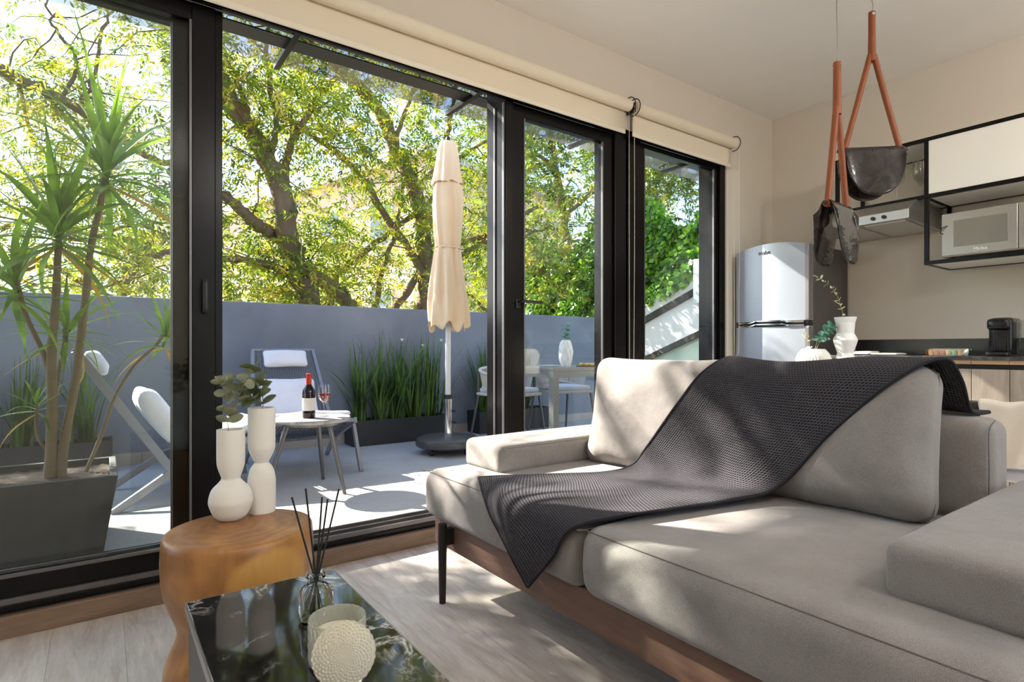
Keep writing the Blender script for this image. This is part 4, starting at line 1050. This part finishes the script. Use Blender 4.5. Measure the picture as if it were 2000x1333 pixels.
# --- tree added mostly out of view, its crown shaped to shade and dapple the room
t5 = thing('tree', 'tall spreading tree added mostly out of view, its crown shaped to shade the room', 'tree', (-5.6,9.4,GZ), group='leafy trees beyond the terrace wall')
def wbranch(parent, P, r0, r1, nm='branch'):
    S = spl(P, max(14,6*len(P))); n = len(S); rr = [(r0+(r1-r0)*i/(n-1))*(1+.07*math.sin(i*2.1)) for i in range(n)]
    MB().tube([tuple(p) for p in S], rr, 9).build(nm, MBARK, parent, smooth=80); return S
tips = []
S = wbranch(t5, [(-5.6,9.4,GZ),(-5.5,9.3,0),(-5.6,9.2,2.2),(-5.4,9.0,4.4),(-5.5,8.9,6.5),(-5.3,8.8,8.2)],.22,.08,'trunk'); tips += twigs(t5,S[len(S)//2:],6,51)
for P, sd in (([(-5.4,9.0,4.4),(-4.2,8.5,5.2),(-2.6,8.0,5.7),(-1.0,7.6,5.8),(.4,7.4,5.4)],52),([(-5.5,8.9,6.0),(-4.0,8.0,6.9),(-2.6,7.4,7.3),(-1.2,7.0,7.0)],53),([(-5.5,9.1,3.6),(-4.6,8.4,4.4),(-4.2,7.8,4.9)],54)):
    S = wbranch(t5, P, .045, .012); tips += twigs(t5,S[:len(S)*2//3],7,sd,(.6,1.2),.009)
S = wbranch(t5, [(-5.5,9.0,4.0),(-4.6,8.2,4.6),(-3.9,7.4,5.0),(-3.3,6.6,5.3)],.05,.015); tips += twigs(t5,S,8,57,(.5,.9),.009)
def sunback(p, Y):                                          # the point at depth Y whose shadow falls on p
    k = (Y-p[1])/-SUN_DIR.y; return np.array([p[0]-SUN_DIR.x*k, Y, p[2]-SUN_DIR.z*k])
sb = np.random.default_rng(58)
tips += [sunback((sb.uniform(-.9,.78),sb.uniform(.2,2.75),.5), sb.uniform(6.4,8.2)) for _ in range(440)]  # leaf clusters added where they block sun from floor and stool
tips += [sunback((sb.uniform(.9,2.0),sb.uniform(-.6,.52),.5), sb.uniform(6.4,8.2)) for _ in range(120)]  # more added leaves, keeping sun off the near seat
for arc, r_ in (([(1.6,1.42,.98),(1.6,1.33,.75),(1.6,1.19,.56)],.022),([(1.6,1.30,1.0),(1.6,1.20,.82),(1.6,1.05,.66)],.022),([(1.6,1.80,.50),(1.6,1.62,.74),(1.6,1.48,.98)],.007),
      ([(1.6,1.70,.46),(1.6,1.52,.62),(1.6,1.40,.95)],.006),([(1.6,1.74,.86),(1.6,1.56,.68),(1.6,1.46,.46)],.007),([(1.3,2.02,.58),(1.4,1.88,.58),(1.55,1.80,.58)],.006),([(1.2,1.85,.50),(1.4,1.66,.50),(1.62,1.55,.50)],.008)):
    Q = [(-3.3,6.6,5.3)]+[tuple(sunback(p, 6.2-.15*i)) for i, p in enumerate(arc)]
    wbranch(t5, Q, r_, r_*.6)  # branches added along the sun rays to cast arc shadows on the sofa
foliage('foliage', np.array(tips), 13, .32, t5, (-5.6,9.4,GZ), seed=15)
# --- background trees
g = np.random.default_rng(5)
for k, (px, Y, lab) in enumerate(((250,11.5,'hazy background tree low behind the left pane'),(620,12.5,'background tree between the two trunks in the doorway'),(960,12.5,'background tree behind the parasol top'),(1330,12.0,'pale background tree above the hedge in the right window'))):
    b = at_y(px,640,Y); t = thing('tree', lab, 'tree', (b[0],Y,GZ), group='background trees')
    tips = []
    zt_ = (2.4,2.2,2.6,4.4)[k]
    S = wbranch(t, [(b[0],Y,GZ),(b[0]+.1,Y,0),(b[0]-.1,Y,zt_*.6),(b[0],Y,zt_)],.14,.05,'trunk')
    for q in range(5):
        a = q*1.26; P = [tuple(S[len(S)*(5+q)//11])]; P += [(P[0][0]+.8*math.cos(a),Y+.5*math.sin(a),P[0][2]+.4),(P[0][0]+1.7*math.cos(a),Y+.9*math.sin(a),P[0][2]+.7)]
        S2 = wbranch(t, P, .05,.02); tips += twigs(t,S2,6,60+k*7+q,(.7,1.6))
    foliage('foliage', np.array(tips), 11, .42, t, (b[0],Y,GZ), seed=70+k, Lr=(.09,.15), pairs=3)
# --- ivy hedge on the side boundary, above a sunlit stair that climbs towards the house
up = lambda y: 1.33-.40*(y-6.14); lo = lambda y: .806-.381*(y-5.89)
hg = thing('ivy_hedge', 'bright green ivy hedge above the sloping stair wall', 'hedge', (7.3,5.8,.2))
hm_ = MB(); P = []
for i in range(15):
    t = i/14; P.append([(7.42+.12*math.sin(9*s+t*5), 9.5-6.5*s, (up(9.5-6.5*s)+.2)+(2.85-up(9.5-6.5*s)-.2)*t) for s in np.linspace(0,1,30)])
hm_.grid(P).build('stems', plain('hedge_core','2C3A1A',.9,var=.4,scale=8), hg, smooth=80, solid=.1)
n = 26000; gg = np.random.default_rng(9)
y = gg.uniform(3.2,9.6,n); t_ = gg.uniform(0,1,n); zl = 1.33-.40*(y-6.14)+.26; zh = 3.15+.22*np.sin(y*2.1)+.15*np.sin(y*5.3)
z = zl+(zh-zl)*t_; x = 7.26-.16*np.abs(np.sin(y*2.9+z*2.2))-.12*np.abs(np.sin(y*6+z*5.1))+.18*t_+gg.normal(0,.06,n)
ivp = np.array([lin(h)[:3] for h in ('4A7A20','639628','82B032','38601C','98C03E')])
ps = np.stack([x,y,z],1); dd = unit(gg.normal(0,1,(n,3))*np.array([.5,1,.7])+np.array([-.3,0,-.8])); nn = unit(gg.normal(0,.5,(n,3))+np.array([-1,-.1,.35]))
l = gg.uniform(.07,.13,n)
me = leaf_mesh('leaves', ps-np.array([7.3,5.8,.2]), dd, nn, l, l*.8, ivp[gg.integers(0,5,n)]*gg.uniform(.8,1.2,(n,1))); me.materials.append(MIVY)
o = bpy.data.objects.new('leaves', me); col.objects.link(o); o.parent = hg; o['kind'] = 'stuff'
sw = thing('outdoor_stair', 'white outdoor stair wall with dark sloping strings and glass below', 'stairs', (7.1,5.8,GZ))
MSTU = plain('white_stucco', 'D9DADC', .85, var=.05, bump=.1); MSTR = plain('black_stair_string', '1D1C1E', .7)
def slope(z0, dz, k0=3.0, k1=9.6): return [(k0,z0(k0)),(k1,z0(k1)),(k1,z0(k1)+dz),(k0,z0(k0)+dz)]
def ext(poly, x0, x1): return MB().prism(poly, lambda y,z:(x0,y,z), lambda y,z:(x1,y,z))
ext([(3.0,lo(3.0)),(9.6,lo(9.6)),(9.6,up(9.6)+.34),(3.0,up(3.0)+.34)], 7.0, 7.12).build('stair_wall', MSTU, sw)
ext(slope(up,.10), 6.95, 7.0).build('upper_string', MSTR, sw)
ext(slope(lo,.09), 6.95, 7.0).build('lower_string', MSTR, sw)
ext([(3.0,GZ),(9.6,GZ),(9.6,lo(9.6)),(3.0,lo(3.0))], 7.04, 7.12).build('glass_panel', plain('sea_green_glass','A9C6C2',.12,var=.1), sw)
p = at_x(1370,592,6.9); q = at_x(1370,506,6.9)
MB().box((6.85,p[1]-.10,p[2]),(6.95,p[1]+.10,q[2])).build('newel_post', plain('pale_blue_post','C7D5DC',.4), sw)
# --- house across the street
ho = thing('house', 'sunlit pale pink house showing between the branches', 'building', (8,17,GZ), R(106))
MHO = plain('pale_pink_plaster', 'DDBFAA', .9, var=.06, scale=.6)
MB().box((-1,-8,GZ-GZ),(24,0,9.6)).build('wall', MHO, ho, world_co=False)
MFG = plain('dark_far_glass','5A6670',.1)
for i in range(8):
    for z in (1.0,4.0,7.0):
        x = .6+i*2.9; f = MB().box((x,-.0,z),(x+1.2,.06,z+1.6)).build('window', MWHITE, ho, world_co=False); MB().box((x+.08,.05,z+.08),(x+1.12,.08,z+1.52)).build('window_pane', MFG, f, world_co=False)
MB().box((-1.3,-8.3,9.6),(24.3,.3,9.85)).build('roof_slab', plain('roof_grey','B9AFA5',.8), ho, world_co=False)
# ------------------------------------------------------------------ kitchen
MCAB = wood('ash_cabinet_front', [(.3,'8D7F73'),(.5,'A3968A'),(.7,'B6AA9E')], (6,6,.55), 2.6, .45, .08, rand=True)
m = Mat('dark_granite'); v = m.coords(); MGRAN = m.done(m.bsdf(m.ramp(m.noise(v,22,7,.7),[(.35,'2A2928'),(.55,'4A4846'),(.75,'8A8784')]), .25))
CX, CY0, CY1 = 3.78, -2.4, 1.865
ct = tag(MB().box((CX-.012,CY0,.889),(XE-.001,CY1,.91)).build('countertop', MGRAN, bevel=.002), 'dark speckled granite worktop along the kitchen wall', 'worktop')
tag(MB().box((XE-.016,CY0,.911),(XE-.001,CY1,1.015)).build('backsplash', plain('black_granite_upstand','242322',.2,var=.3,scale=14)), 'low black stone upstand behind the worktop', 'backsplash')
seams = [1.865,1.45,1.031,.872,.30,-.25,-.9,-1.6,-2.4]
labs = ['wood-fronted base cabinet next to the fridge','wood-fronted base cabinet behind the sofa corner','narrow wood-fronted base cabinet under the capsule box','wood-fronted base cabinet below the coffee machine','wood-fronted base cabinet, first beyond the coffee machine','wood-fronted base cabinet, second beyond the coffee machine','wood-fronted base cabinet, third beyond the coffee machine','last wood-fronted base cabinet of the run']
for k in range(len(seams)-1):
    a, b = seams[k+1], seams[k]
    e = thing('base_cabinet', labs[k], 'cabinet', (4.09,(a+b)/2,0), group='kitchen base cabinets')
    MB().box((CX+.022,a+.001,.08),(XE-.002,b-.001,.868)).build('body', MDARK, e)
    MB().box((CX+.05,a+.001,0),(XE-.002,b-.001,.08)).build('plinth', MALU, e)
    MB().box((CX-.004,a+.001,.8685),(XE-.002,b-.001,.8885)).build('edge_strip', plain('oak_edge_%d'%k,'B7926E',.5) if k == 0 else bpy.data.materials['oak_edge_0'], e)
    if k in (1,2):
        MB().box((CX,a+.0015,.673),(CX+.02,b-.0015,.842)).build('drawer', MCAB, e, bevel=.001)
        MB().box((CX,a+.0015,.085),(CX+.02,b-.0015,.669)).build('door', MCAB, e, bevel=.001)
    else: MB().box((CX,a+.0015,.085),(CX+.02,b-.0015,.842)).build('door', MCAB, e, bevel=.001)
# fridge
MFR = plain('silver_fridge_door', 'A6ACB8', .36, .4, var=.04, scale=3)
MFS = plain('dark_grey_fridge_side', '4C4845', .45, var=.05)
FY0, FY1, FX = 1.915, 2.452, 3.825
fr_ = thing('refrigerator', 'silver two-door refrigerator with dark grey sides in the corner', 'refrigerator', (4.08,(FY0+FY1)/2,0))
MB().box((FX+.055,FY0,.03),(XE-.02,FY1,1.655)).build('body', MFS, fr_, bevel=.006)
def fdoor(z0, z1, arch):
    m = MB(); n = 24
    poly = []
    for i in range(n+1):
        u = i/n*2-1; poly.append((u, z1+arch*(1-u*u)))
    ym, hw = (FY0+FY1)/2, (FY1-FY0)/2
    rows = []
    for u, zt_ in poly:
        x = FX-.028*(1-u*u); rows.append((x, ym+u*hw, zt_))
    V = []; F = []
    for (x,y,zz) in rows: V += [(x,y,z0),(x,y,zz),(FX+.052,y,z0),(FX+.052,y,zz)]
    for i in range(n):
        a, b = 4*i, 4*i+4; F += [(a,a+1,b+1,b),(a+2,b+2,b+3,a+3),(a+1,a+3,b+3,b+1),(a,b,b+2,a+2)]
    F += [(0,2,3,1),(4*n,4*n+1,4*n+3,4*n+2)]
    return m.add(V,F)
d_ = fdoor(1.145,1.655,.035).build('freezer_door', MFR, fr_, smooth=40)
d2 = fdoor(.06,1.105,0).build('lower_door', MFR, fr_, smooth=40)
MB().box((FX+.002,FY0+.01,1.107),(FX+.05,FY1-.01,1.143)).build('door_gap', MDARK, fr_)
for dd_, z in ((d_,1.135),(d2,1.112)):
    P = [(FX-.032*(1-u*u)-.004, (FY0+FY1)/2+u*.25, z+(.010 if abs(u) < .5 else 0)) for u in np.linspace(-.95,.95,15)]
    MB().tube(P,.007,6).build('handle_lip', MCHROME, dd_, smooth=60)
for z0, z1, pr_ in ((1.148,1.655,d_),(.065,1.10,d2)): MB().box((FX-.006,FY0-.002,z0),(FX+.05,FY0+.026,z1)).build('door_edge', plain('pewter_edge_%d'%int(z0*10),'8B8586',.3,.6), pr_, bevel=.004)
for y in (FY0+.05,FY1-.05):
    for x in (FX+.1,XE-.08): MB().tube([(x,y,0),(x,y,.035)],.018,10).build('foot', MDARK, fr_)
def lettering(txt, size, mat, parent, mtx, name='lettering', depth=.0006, italic=0):
    cu = bpy.data.curves.new(name,'FONT'); cu.body = txt; cu.size = size; cu.extrude = depth; cu.align_x = 'CENTER'; cu.shear = italic
    tmp = bpy.data.objects.new(name, cu); col.objects.link(tmp)
    dg = bpy.context.evaluated_depsgraph_get(); me = bpy.data.meshes.new_from_object(tmp.evaluated_get(dg)); bpy.data.objects.remove(tmp)
    o = bpy.data.objects.new(name, me); col.objects.link(o); me.materials.clear(); me.materials.append(mat)
    base = Vector(chain(parent)); o.parent = parent; M_ = mtx.copy(); M_.translation = M_.translation-base; o.matrix_local = M_; return o
FACEX = Matrix(((0,0,-1,0),(-1,0,0,0),(0,1,0,0),(0,0,0,1)))     # text lying in a wall that faces -X
MINK = plain('dark_badge', '1F2226', .3)
lettering('mabe', .042, MINK, d_, Matrix.Translation((FX-.030,2.215,1.618)) @ FACEX, 'badge_lettering')

# upper black frame, white fronts, open shelves
FXu = 4.0; zu0, zu1, zl = 1.853, 2.216, 1.454; ya, yb, yc = 1.83, 1.32, -.95; bw = .022
uf = thing('wall_cabinet', 'black steel wall frame with white doors and open shelves', 'cabinet', (4.2,.6,zl))
def fb(a, b): MB().box(tuple(min(p,q) for p,q in zip(a,b)), tuple(max(p,q) for p,q in zip(a,b))).build('frame_bar', MBLACK, uf, bevel=.0015)
for z in (zu1-bw, zu0):
    fb((FXu,ya,z),(FXu+bw,yc,z+bw)); fb((XE-bw-.001,ya,z),(XE-.001,yc,z+bw))
    for y in (ya-bw,yb-bw,yc): fb((FXu+bw,y,z),(XE-bw-.001,y+bw,z+bw))
for y in (ya-bw,yb-bw,yc):
    fb((FXu,y,zu0+bw),(FXu+bw,y+bw,zu1-bw)); fb((XE-bw-.001,y,zu0+bw),(XE-.001,y+bw,zu1-bw))
for x in (FXu, XE-bw-.001):
    fb((x,yb,zl),(x+bw,yc,zl+bw)); fb((x,yb-bw,zl+bw),(x+bw,yb,zu0)); fb((x,yc,zl+bw),(x+bw,yc+bw,zu0))
for y in (yb-bw,yc): fb((FXu+bw,y,zl),(XE-bw-.001,y+bw,zl+bw))
MB().box((FXu+bw,yc+bw,zl+.004),(XE-bw-.001,yb-bw,zl+bw-.002)).build('shelf', MWHITE, uf)
MB().box((FXu+bw,yb,zu0+.004),(XE-bw-.001,ya-bw,zu0+bw-.002)).build('shelf', MWHITE, uf)
MB().box((FXu+bw,yc+bw,zu0+.004),(XE-bw-.001,yb-bw,zu0+bw-.002)).build('shelf', MWHITE, uf)
MB().box((FXu+bw,yc+bw,zu1-bw+.002),(XE-bw-.001,ya-bw,zu1-.004)).build('top_panel', MWHITE, uf)
for a, b in ((yb-bw-.001,.42),(.415,-.45),(-.455,yc+bw+.001)):
    MB().box((FXu+.003,b,zu0+bw+.001),(FXu+.020,a,zu1-bw-.001)).build('door', plain('white_gloss_door_%d'%int(b*10),'F0EEE6',.25,var=.01), uf, bevel=.001)
# hood
hd = thing('range_hood', 'stainless range hood with two round knobs under the open shelf', 'range hood', (4.1,1.61,1.71))
HX = 3.845; hy0, hy1 = 1.345, 1.885
MB().prism([(HX,1.722),(XE-.002,1.712),(XE-.002,1.848),(FXu-.04,1.848),(HX,1.778)], lambda x,z:(x,hy0,z), lambda x,z:(x,hy1,z)).build('body', MSTEEL, hd, bevel=.003)
for a, b in ((hy0+.03,1.60),(1.63,hy1-.03)): MB().hexa([(HX+.04,a,1.716),(XE-.06,a,1.710),(XE-.06,b,1.710),(HX+.04,b,1.716)],[(HX+.04,a,1.722),(XE-.06,a,1.716),(XE-.06,b,1.716),(HX+.04,b,1.722)]).build('filter', plain('filter_mesh_%d'%int(a*10),'C9C6C0',.4,.5,var=.1,scale=120), hd)
for y in (1.475,1.535): MB().tube([(HX-.012,y,1.750),(HX+.002,y,1.750)],.011,16).build('knob', MDARK, hd, smooth=50)
MB().box((HX-.002,1.63,1.735),(HX,1.83,1.765)).build('vent_strip', MALU, hd)
# wine glasses on the open shelf
for k, (x, y, l_) in enumerate(((4.10,1.37,'wine glass on the open shelf, beside the white door'),(4.26,1.40,'wine glass on the open shelf, back row by the white door'),(4.10,1.50,'wine glass on the open shelf, behind the lamp shade edge'),(4.10,1.63,'wine glass on the open shelf, behind the big lamp shade'))):
    wineglass((x,y,zu0+bw-.002), l_, 1.25, None, 'wine glasses on the open shelf')
# microwave
MMIC = plain('microwave_silver', 'ABA79E', .25, .5, var=.03); MMG = plain('microwave_glass', '8C8A80', .12, .2, var=.04)
mw = thing('microwave', 'silver microwave on the open wall shelf', 'microwave', (4.16,.995,zl+bw-.002))
zb_ = zl+bw+.010; mt_ = zb_+.252; my0, my1 = .762, 1.228
MB().box((4.0,my0,zb_),(XE-.04,my1,mt_)).build('body', plain('microwave_case','CFCBC4',.3,.4), mw, bevel=.004)
for y in (my0+.04,my1-.04):
    for x in (4.03,4.30): MB().tube([(x,y,zl+bw-.002),(x,y,zb_+.002)],.012,10).build('foot', MDARK, mw)
dr_ = MB().box((3.982,.885,zb_+.004),(4.0,my1-.002,mt_-.003)).build('door', MMIC, mw, bevel=.003)
MB().box((3.9805,.925,zb_+.052),(3.983,1.168,mt_-.048)).build('door_window', MMG, dr_, bevel=.001)
pn = MB().box((3.983,my0+.002,zb_+.004),(4.0,.882,mt_-.003)).build('control_panel', MMIC, mw, bevel=.003)
for i in range(5):
    for j in range(3): MB().box((3.981,.78+j*.03,zb_+.05+i*.026),(3.984,.80+j*.03,zb_+.064+i*.026)).build('button', MDARK, pn)
lettering('Midea', .026, plain('white_badge','F3F2EE',.4), dr_, Matrix.Translation((3.981,1.045,zb_+.020)) @ FACEX, 'badge_lettering')
MB().tube([(3.978,my1-.03,mt_-.075),(3.965,my1-.008,mt_-.085),(3.975,my1+.002,mt_-.11),(3.99,my1-.02,mt_-.125)],.003,6).build('cable', MDARK, mw, smooth=60)
# coffee machine
kx, ky = at_x(1956,694,4.02)[:2]
cm = thing('coffee_machine', 'small black capsule coffee machine on the worktop', 'coffee machine', (4.05,ky,.91))
MPLB = plain('gloss_black_plastic','17171A',.18)
MB().rbox((4.09,ky,1.02),(.20,.105,.205),.022,8).build('body', MPLB, cm, smooth=60)
MB().rbox((3.975,ky,1.085),(.06,.098,.062),.018,8).build('head', MPLB, cm, smooth=60)
MB().rbox((3.965,ky,.922),(.075,.098,.022),.008,6).build('drip_tray', MDARK, cm, smooth=60)
for k in range(7): MB().box((3.988,ky-.036+k*.011,.94),(3.9915,ky-.031+k*.011,1.045)).build('grille_bar', MDARK, cm)
MB().rbox((4.11,ky-.085,1.01),(.15,.055,.19),.012,6).build('water_tank', clear('tank_glass',(.82,.85,.86,1),1,.03,.04), cm, smooth=60)
# capsule box
bxp, byp = at_x(1852,694,4.06)[:2]
cb = thing('capsule_box', 'clear box of colourful coffee capsules on the worktop', 'box', (4.06,byp,.91))
MB().box((4.03,byp-.105,.91),(4.09,byp+.105,.912)).build('box_floor', MTHIN, cb)
for a, b in (((4.03,byp-.105,.912),(4.032,byp+.105,.952)),((4.088,byp-.105,.912),(4.09,byp+.105,.952)),((4.032,byp-.105,.912),(4.088,byp-.103,.952)),((4.032,byp+.103,.912),(4.088,byp+.105,.952))): MB().box(a,b).build('box_wall', MTHIN, cb)
for k, h_ in enumerate(('D98A3A','C4553A','C8443C','E0B48A','4FA58C','D8884A','B9CFC6')):
    c_ = thing('coffee_capsule', ('orange','rust red','crimson','cream','green','amber','pale mint')[k]+' coffee capsule in the clear box', 'capsule', (4.06,byp+.088-.0295*k,.912), group='coffee capsules in the clear box')
    cm_ = plain('capsule_foil_%d'%k,h_,.3,.3)
    MB().lathe([(.0085,0),(.0105,.003),(.0125,.027),(.0140,.028),(.0140,.030)],20,(4.06,byp+.088-.0295*k,.912)).build('cup', cm_, c_, smooth=40); MB().lathe([(.0130,.030),(.0125,.0308)],20,(4.06,byp+.088-.0295*k,.912)).build('foil_lid', cm_, c_)
# hob and white trays near the fridge
hx, hy = at_x(1740,692,4.08)[:2]
tag(MB().box((3.86,1.36,.911),(4.30,1.83,.916)).build('cooktop', plain('black_hob_glass','121214',.06), bevel=.001), 'black glass cooktop under the range hood', 'cooktop')
for k, (px, w_, h_, lb) in enumerate(((1690,.09,.020,'folded white tea towel on the cooktop beside the vases'),(1735,.13,.012,'flat white magazine on the cooktop'))):
    y_ = at_x(px,690,4.02)[1]
    e = thing(('tea_towel','magazine')[k], lb, ('towel','magazine')[k], (4.02,y_,.916))
    for q in range(3 if k == 0 else 2): MB().rbox((4.02+.004*q,y_-.003*q,.916+h_/6+q*h_/3),(.16-.006*q,w_*1.1-.004*q,h_/3),h_/7,6).build('fold' if k == 0 else 'page_block', MWHITE, e, smooth=60)
# ------------------------------------------------------------------ dining table behind the sofa with two vases
MDT = wood('dark_table_wood', [(.3,'3A2E27'),(.7,'55463B')], (1,8,8), 2.5, .4, .1)
dt2 = thing('dining_table', 'small dark dining table hidden behind the sofa back', 'table', (2.95,1.50,0))
MB().box((2.62,1.02,.715),(3.28,2.0,.745)).build('tabletop', MDT, dt2, bevel=.004)
for x in (2.66,3.20):
    for y in (1.06,1.92): MB().box((x,y,0),(x+.04,y+.04,.715)).build('leg', MDARK, dt2)
vxa = at_x(1651,700,2.90); 
vase('vase', 'white wavy hourglass vase behind the throw', [(.050,0),(.054,.004),(.056,.06),(.051,.125),(.036,.178),(.036,.192),(.050,.238),(.050,.254),(.032,.292),(.032,.302),(.044,.340),(.048,.358)], (2.90,vxa[1],.745), 48, None, plain('gloss_white_vase','F4F3F0',.35,var=.01))
b_ = Vector((2.90,vxa[1],.745+.30)); tp = [Vector(at_x(a,b,2.90)) for a,b in ((1648,618),(1642,598),(1635,578),(1625,562),(1610,550),(1593,540))]
sprig('eucalyptus_sprig','pale arching eucalyptus sprig in the wavy vase','sprig',tuple(b_),[(0,0,0)]+[tuple(q-b_) for q in tp],11,MEUCW,None,(.018,.028),seed=5,flat=True,t0=.2)
vxb = at_x(1589,700,2.84)
def rb2(a, z): return 1+.035*math.cos(36*a)*(1 if z < .165 else .3)
vase('vase', 'squat white ribbed vase behind the throw', [(.055,0),(.068,.004),(.074,.03),(.076,.10),(.076,.155),(.070,.180),(.058,.196),(.050,.205)], (2.84,vxb[1],.745), 144, rb2, plain('white_ribbed_ceramic','F1ECE2',.5,var=.01))
B_ = Vector((2.84,vxb[1],.745+.16)); q1 = [Vector(at_x(a,b,2.84))-B_ for a,b in ((1596,668),(1612,650),(1624,636))]; q2 = [Vector(at_x(a,b,2.84))-B_ for a,b in ((1586,665),(1578,655))]
sprig('eucalyptus_sprig','bushy teal eucalyptus sprig in the ribbed vase','sprig',tuple(B_),[(0,0,0)]+[tuple(q) for q in q1],12,MEUCB,None,(.026,.036),seed=6,t0=.35,extra=[[(0,0,0)]+[tuple(q+Vector((.02,0,-.005))) for q in q1]])
sprig('eucalyptus_sprig','small cream dried sprig in the ribbed vase','sprig',tuple(B_+Vector((-.01,.01,0))),[(0,0,0)]+[tuple(q) for q in q2],6,MEUCW,None,(.014,.022),seed=7)
# dining chair with a cloth over its back
ch = thing('dining_chair', 'dining chair with pale grey seat behind the sofa arm', 'chair', (3.06,.72,0))
MCH = plain('chair_black_wood','2C2826',.4)
for y in (.54,.90):
    MB().tube([(2.88,y,.45),(2.86,y,0)],[.016,.012],10).build('leg', MCH, ch, smooth=60); MB().tube([(3.26,y,.45),(3.28,y,0)],[.016,.012],10).build('leg', MCH, ch, smooth=60)
    MB().tube([(2.88,y,.45),(2.85,y,.70)],[.016,.013],10).build('back_post', MCH, ch, smooth=60)
MB().rbox((3.07,.72,.455),(.44,.43,.05),.02,8).build('seat', plain('pale_grey_seat','B9BAC2',.7), ch, smooth=60)
MB().rbox((2.85,.72,.695),(.03,.44,.085),.013,8).build('back_panel', MCH, ch, smooth=60)
P = []
for i, t in enumerate(np.linspace(-1,1,33)):
    s_ = abs(t); x_ = 2.85+math.copysign(.024,t)*(1 if s_ > .12 else s_/.12); z_ = .746-max(0,s_-.06)*.26
    P.append([(x_+math.copysign(.005,t)*math.sin(u*14+t*3)*min(1,s_*3), .565+.19*u+.012*math.sin(t*4)+.02*s_*(.5-u), z_+.004*math.sin(u*9)-.02*s_*u) for u in np.linspace(0,1,22)])
tag(MB().grid(P).build('cloth', fabric('cream_linen','DCCFBB','EFE6D8',500,.3), smooth=179, solid=.004), 'cream cloth hanging over the dining chair back', 'cloth')

# ------------------------------------------------------------------ pendant lamps: folded black shades on leather straps
MSH = Mat('glossy_black_ceramic'); v = MSH.coords(); f = MSH.noise(v, 9, 6, .6, 2.0)
MSHADE = MSH.done(MSH.bsdf(MSH.ramp(f, [(.35,'17110F'),(.6,'2E2624'),(.8,'4A4240')]), .13, 0, MSH.bump(MSH.noise(v, 16, 3), .35, .01)))
MLEA = plain('cognac_leather', '854319', .5, var=.12, scale=12, bump=.15, bscale=200)
def pendant(label, c, rz, W, H, zap, zstrap, gap=.022):
    e = thing('pendant_lamp', label, 'lamp', c, rz, 'leather strap pendant lamps')
    rows = []; NS, NT = 41, 41
    for i in range(NS):
        s = -1+2*i/(NS-1); row = []
        for j in range(NT):
            t = -1+2*j/(NT-1); h = H*(max(0,1-abs(t)**2.3))**.55+.03
            a = abs(s)
            if a < .12: ph = s/.12*PI/2; y = gap*math.sin(ph); z = -gap+gap*math.cos(ph)
            else: k = (a-.12)/.88; y = math.copysign(gap+.030*k+.008*math.sin(3*t+2*k+s)*k, s); z = -gap-h*k
            x = t*W/2*(1-.02*max(0,a-.3)); row.append((x,y,z))
        rows.append(row)
    MB().grid(rows).build('shade', MSHADE, e, smooth=179, solid=.006, world_co=False)
    MB().tube([(-W/2-.022,0,-.014),(W/2+.022,0,-.014)],.008,12).build('bar', MDARK, e, smooth=60, world_co=False)
    ap = zap-c[2]; tp_ = zstrap-c[2]
    for s in (-1,1):
        x0 = s*(W/2-.006)
        m = MB(); m.tube([(x0,0,-.024),(x0*.5+s*.003,0,(ap-.024)/2),(s*.008,0,ap)],.0125,12); m.build('strap_leg', MLEA, e, smooth=60, world_co=False)
        MB().tube([(x0+.016*s*0-.015,0,-.014),(x0+.015,0,-.014)],.0125,14).build('strap_loop', MLEA, e, smooth=60, world_co=False)
    m = MB().tube([(0,0,ap-.03),(0,0,(ap+tp_)/2),(0,0,tp_)],[.017,.015,.015],12); s0 = m.build('strap', MLEA, e, smooth=60, world_co=False)
    MB().tube([(0,-.017,tp_-.014),(0,.017,tp_-.014)],.007,14).build('eyelet', MCHROME, s0, smooth=60, world_co=False)
    n = 14; MB().tube([(.006*math.sin(i*.9)*(1-i/n),0,tp_-.012+(ZC-.02-c[2]-tp_+.012)*i/n) for i in range(n+1)],.0022,6).build('cord', plain('grey_cord','9A948C',.6), e, smooth=60, world_co=False)
    MB().lathe([(.045,ZC-.022-c[2]),(.05,ZC-.018-c[2]),(.05,ZC-.0005-c[2])],28).build('ceiling_rose', MWHITE, e, smooth=40, world_co=False)
    bl = MB().lathe([(.006,-.10),(.018,-.092),(.022,-.075),(.017,-.055),(.011,-.04),(.011,-.02)],16).build('bulb', plain('frosted_bulb','F4F1E8',.3), e, smooth=50, world_co=False)
    return e
def place(px, py, d):
    t = (px-1000)/FPX; k = (RT*t+FW)*d; return (k[0],k[1],CAMZ+(HOR-py)/FPX*d)
c1_ = place(1703,288,2.65)
pendant('leather-strapped pendant with wide black half-moon shade facing the room', c1_, R(-42), .262, .185, place(1700,108,2.65)[2], place(1700,24,2.65)[2])
c2_ = place(1635,398,2.35)
pendant('lower leather-strapped pendant with black shade seen end-on', c2_, R(3), .20, .205, place(1634,210,2.35)[2], place(1634,122,2.35)[2])
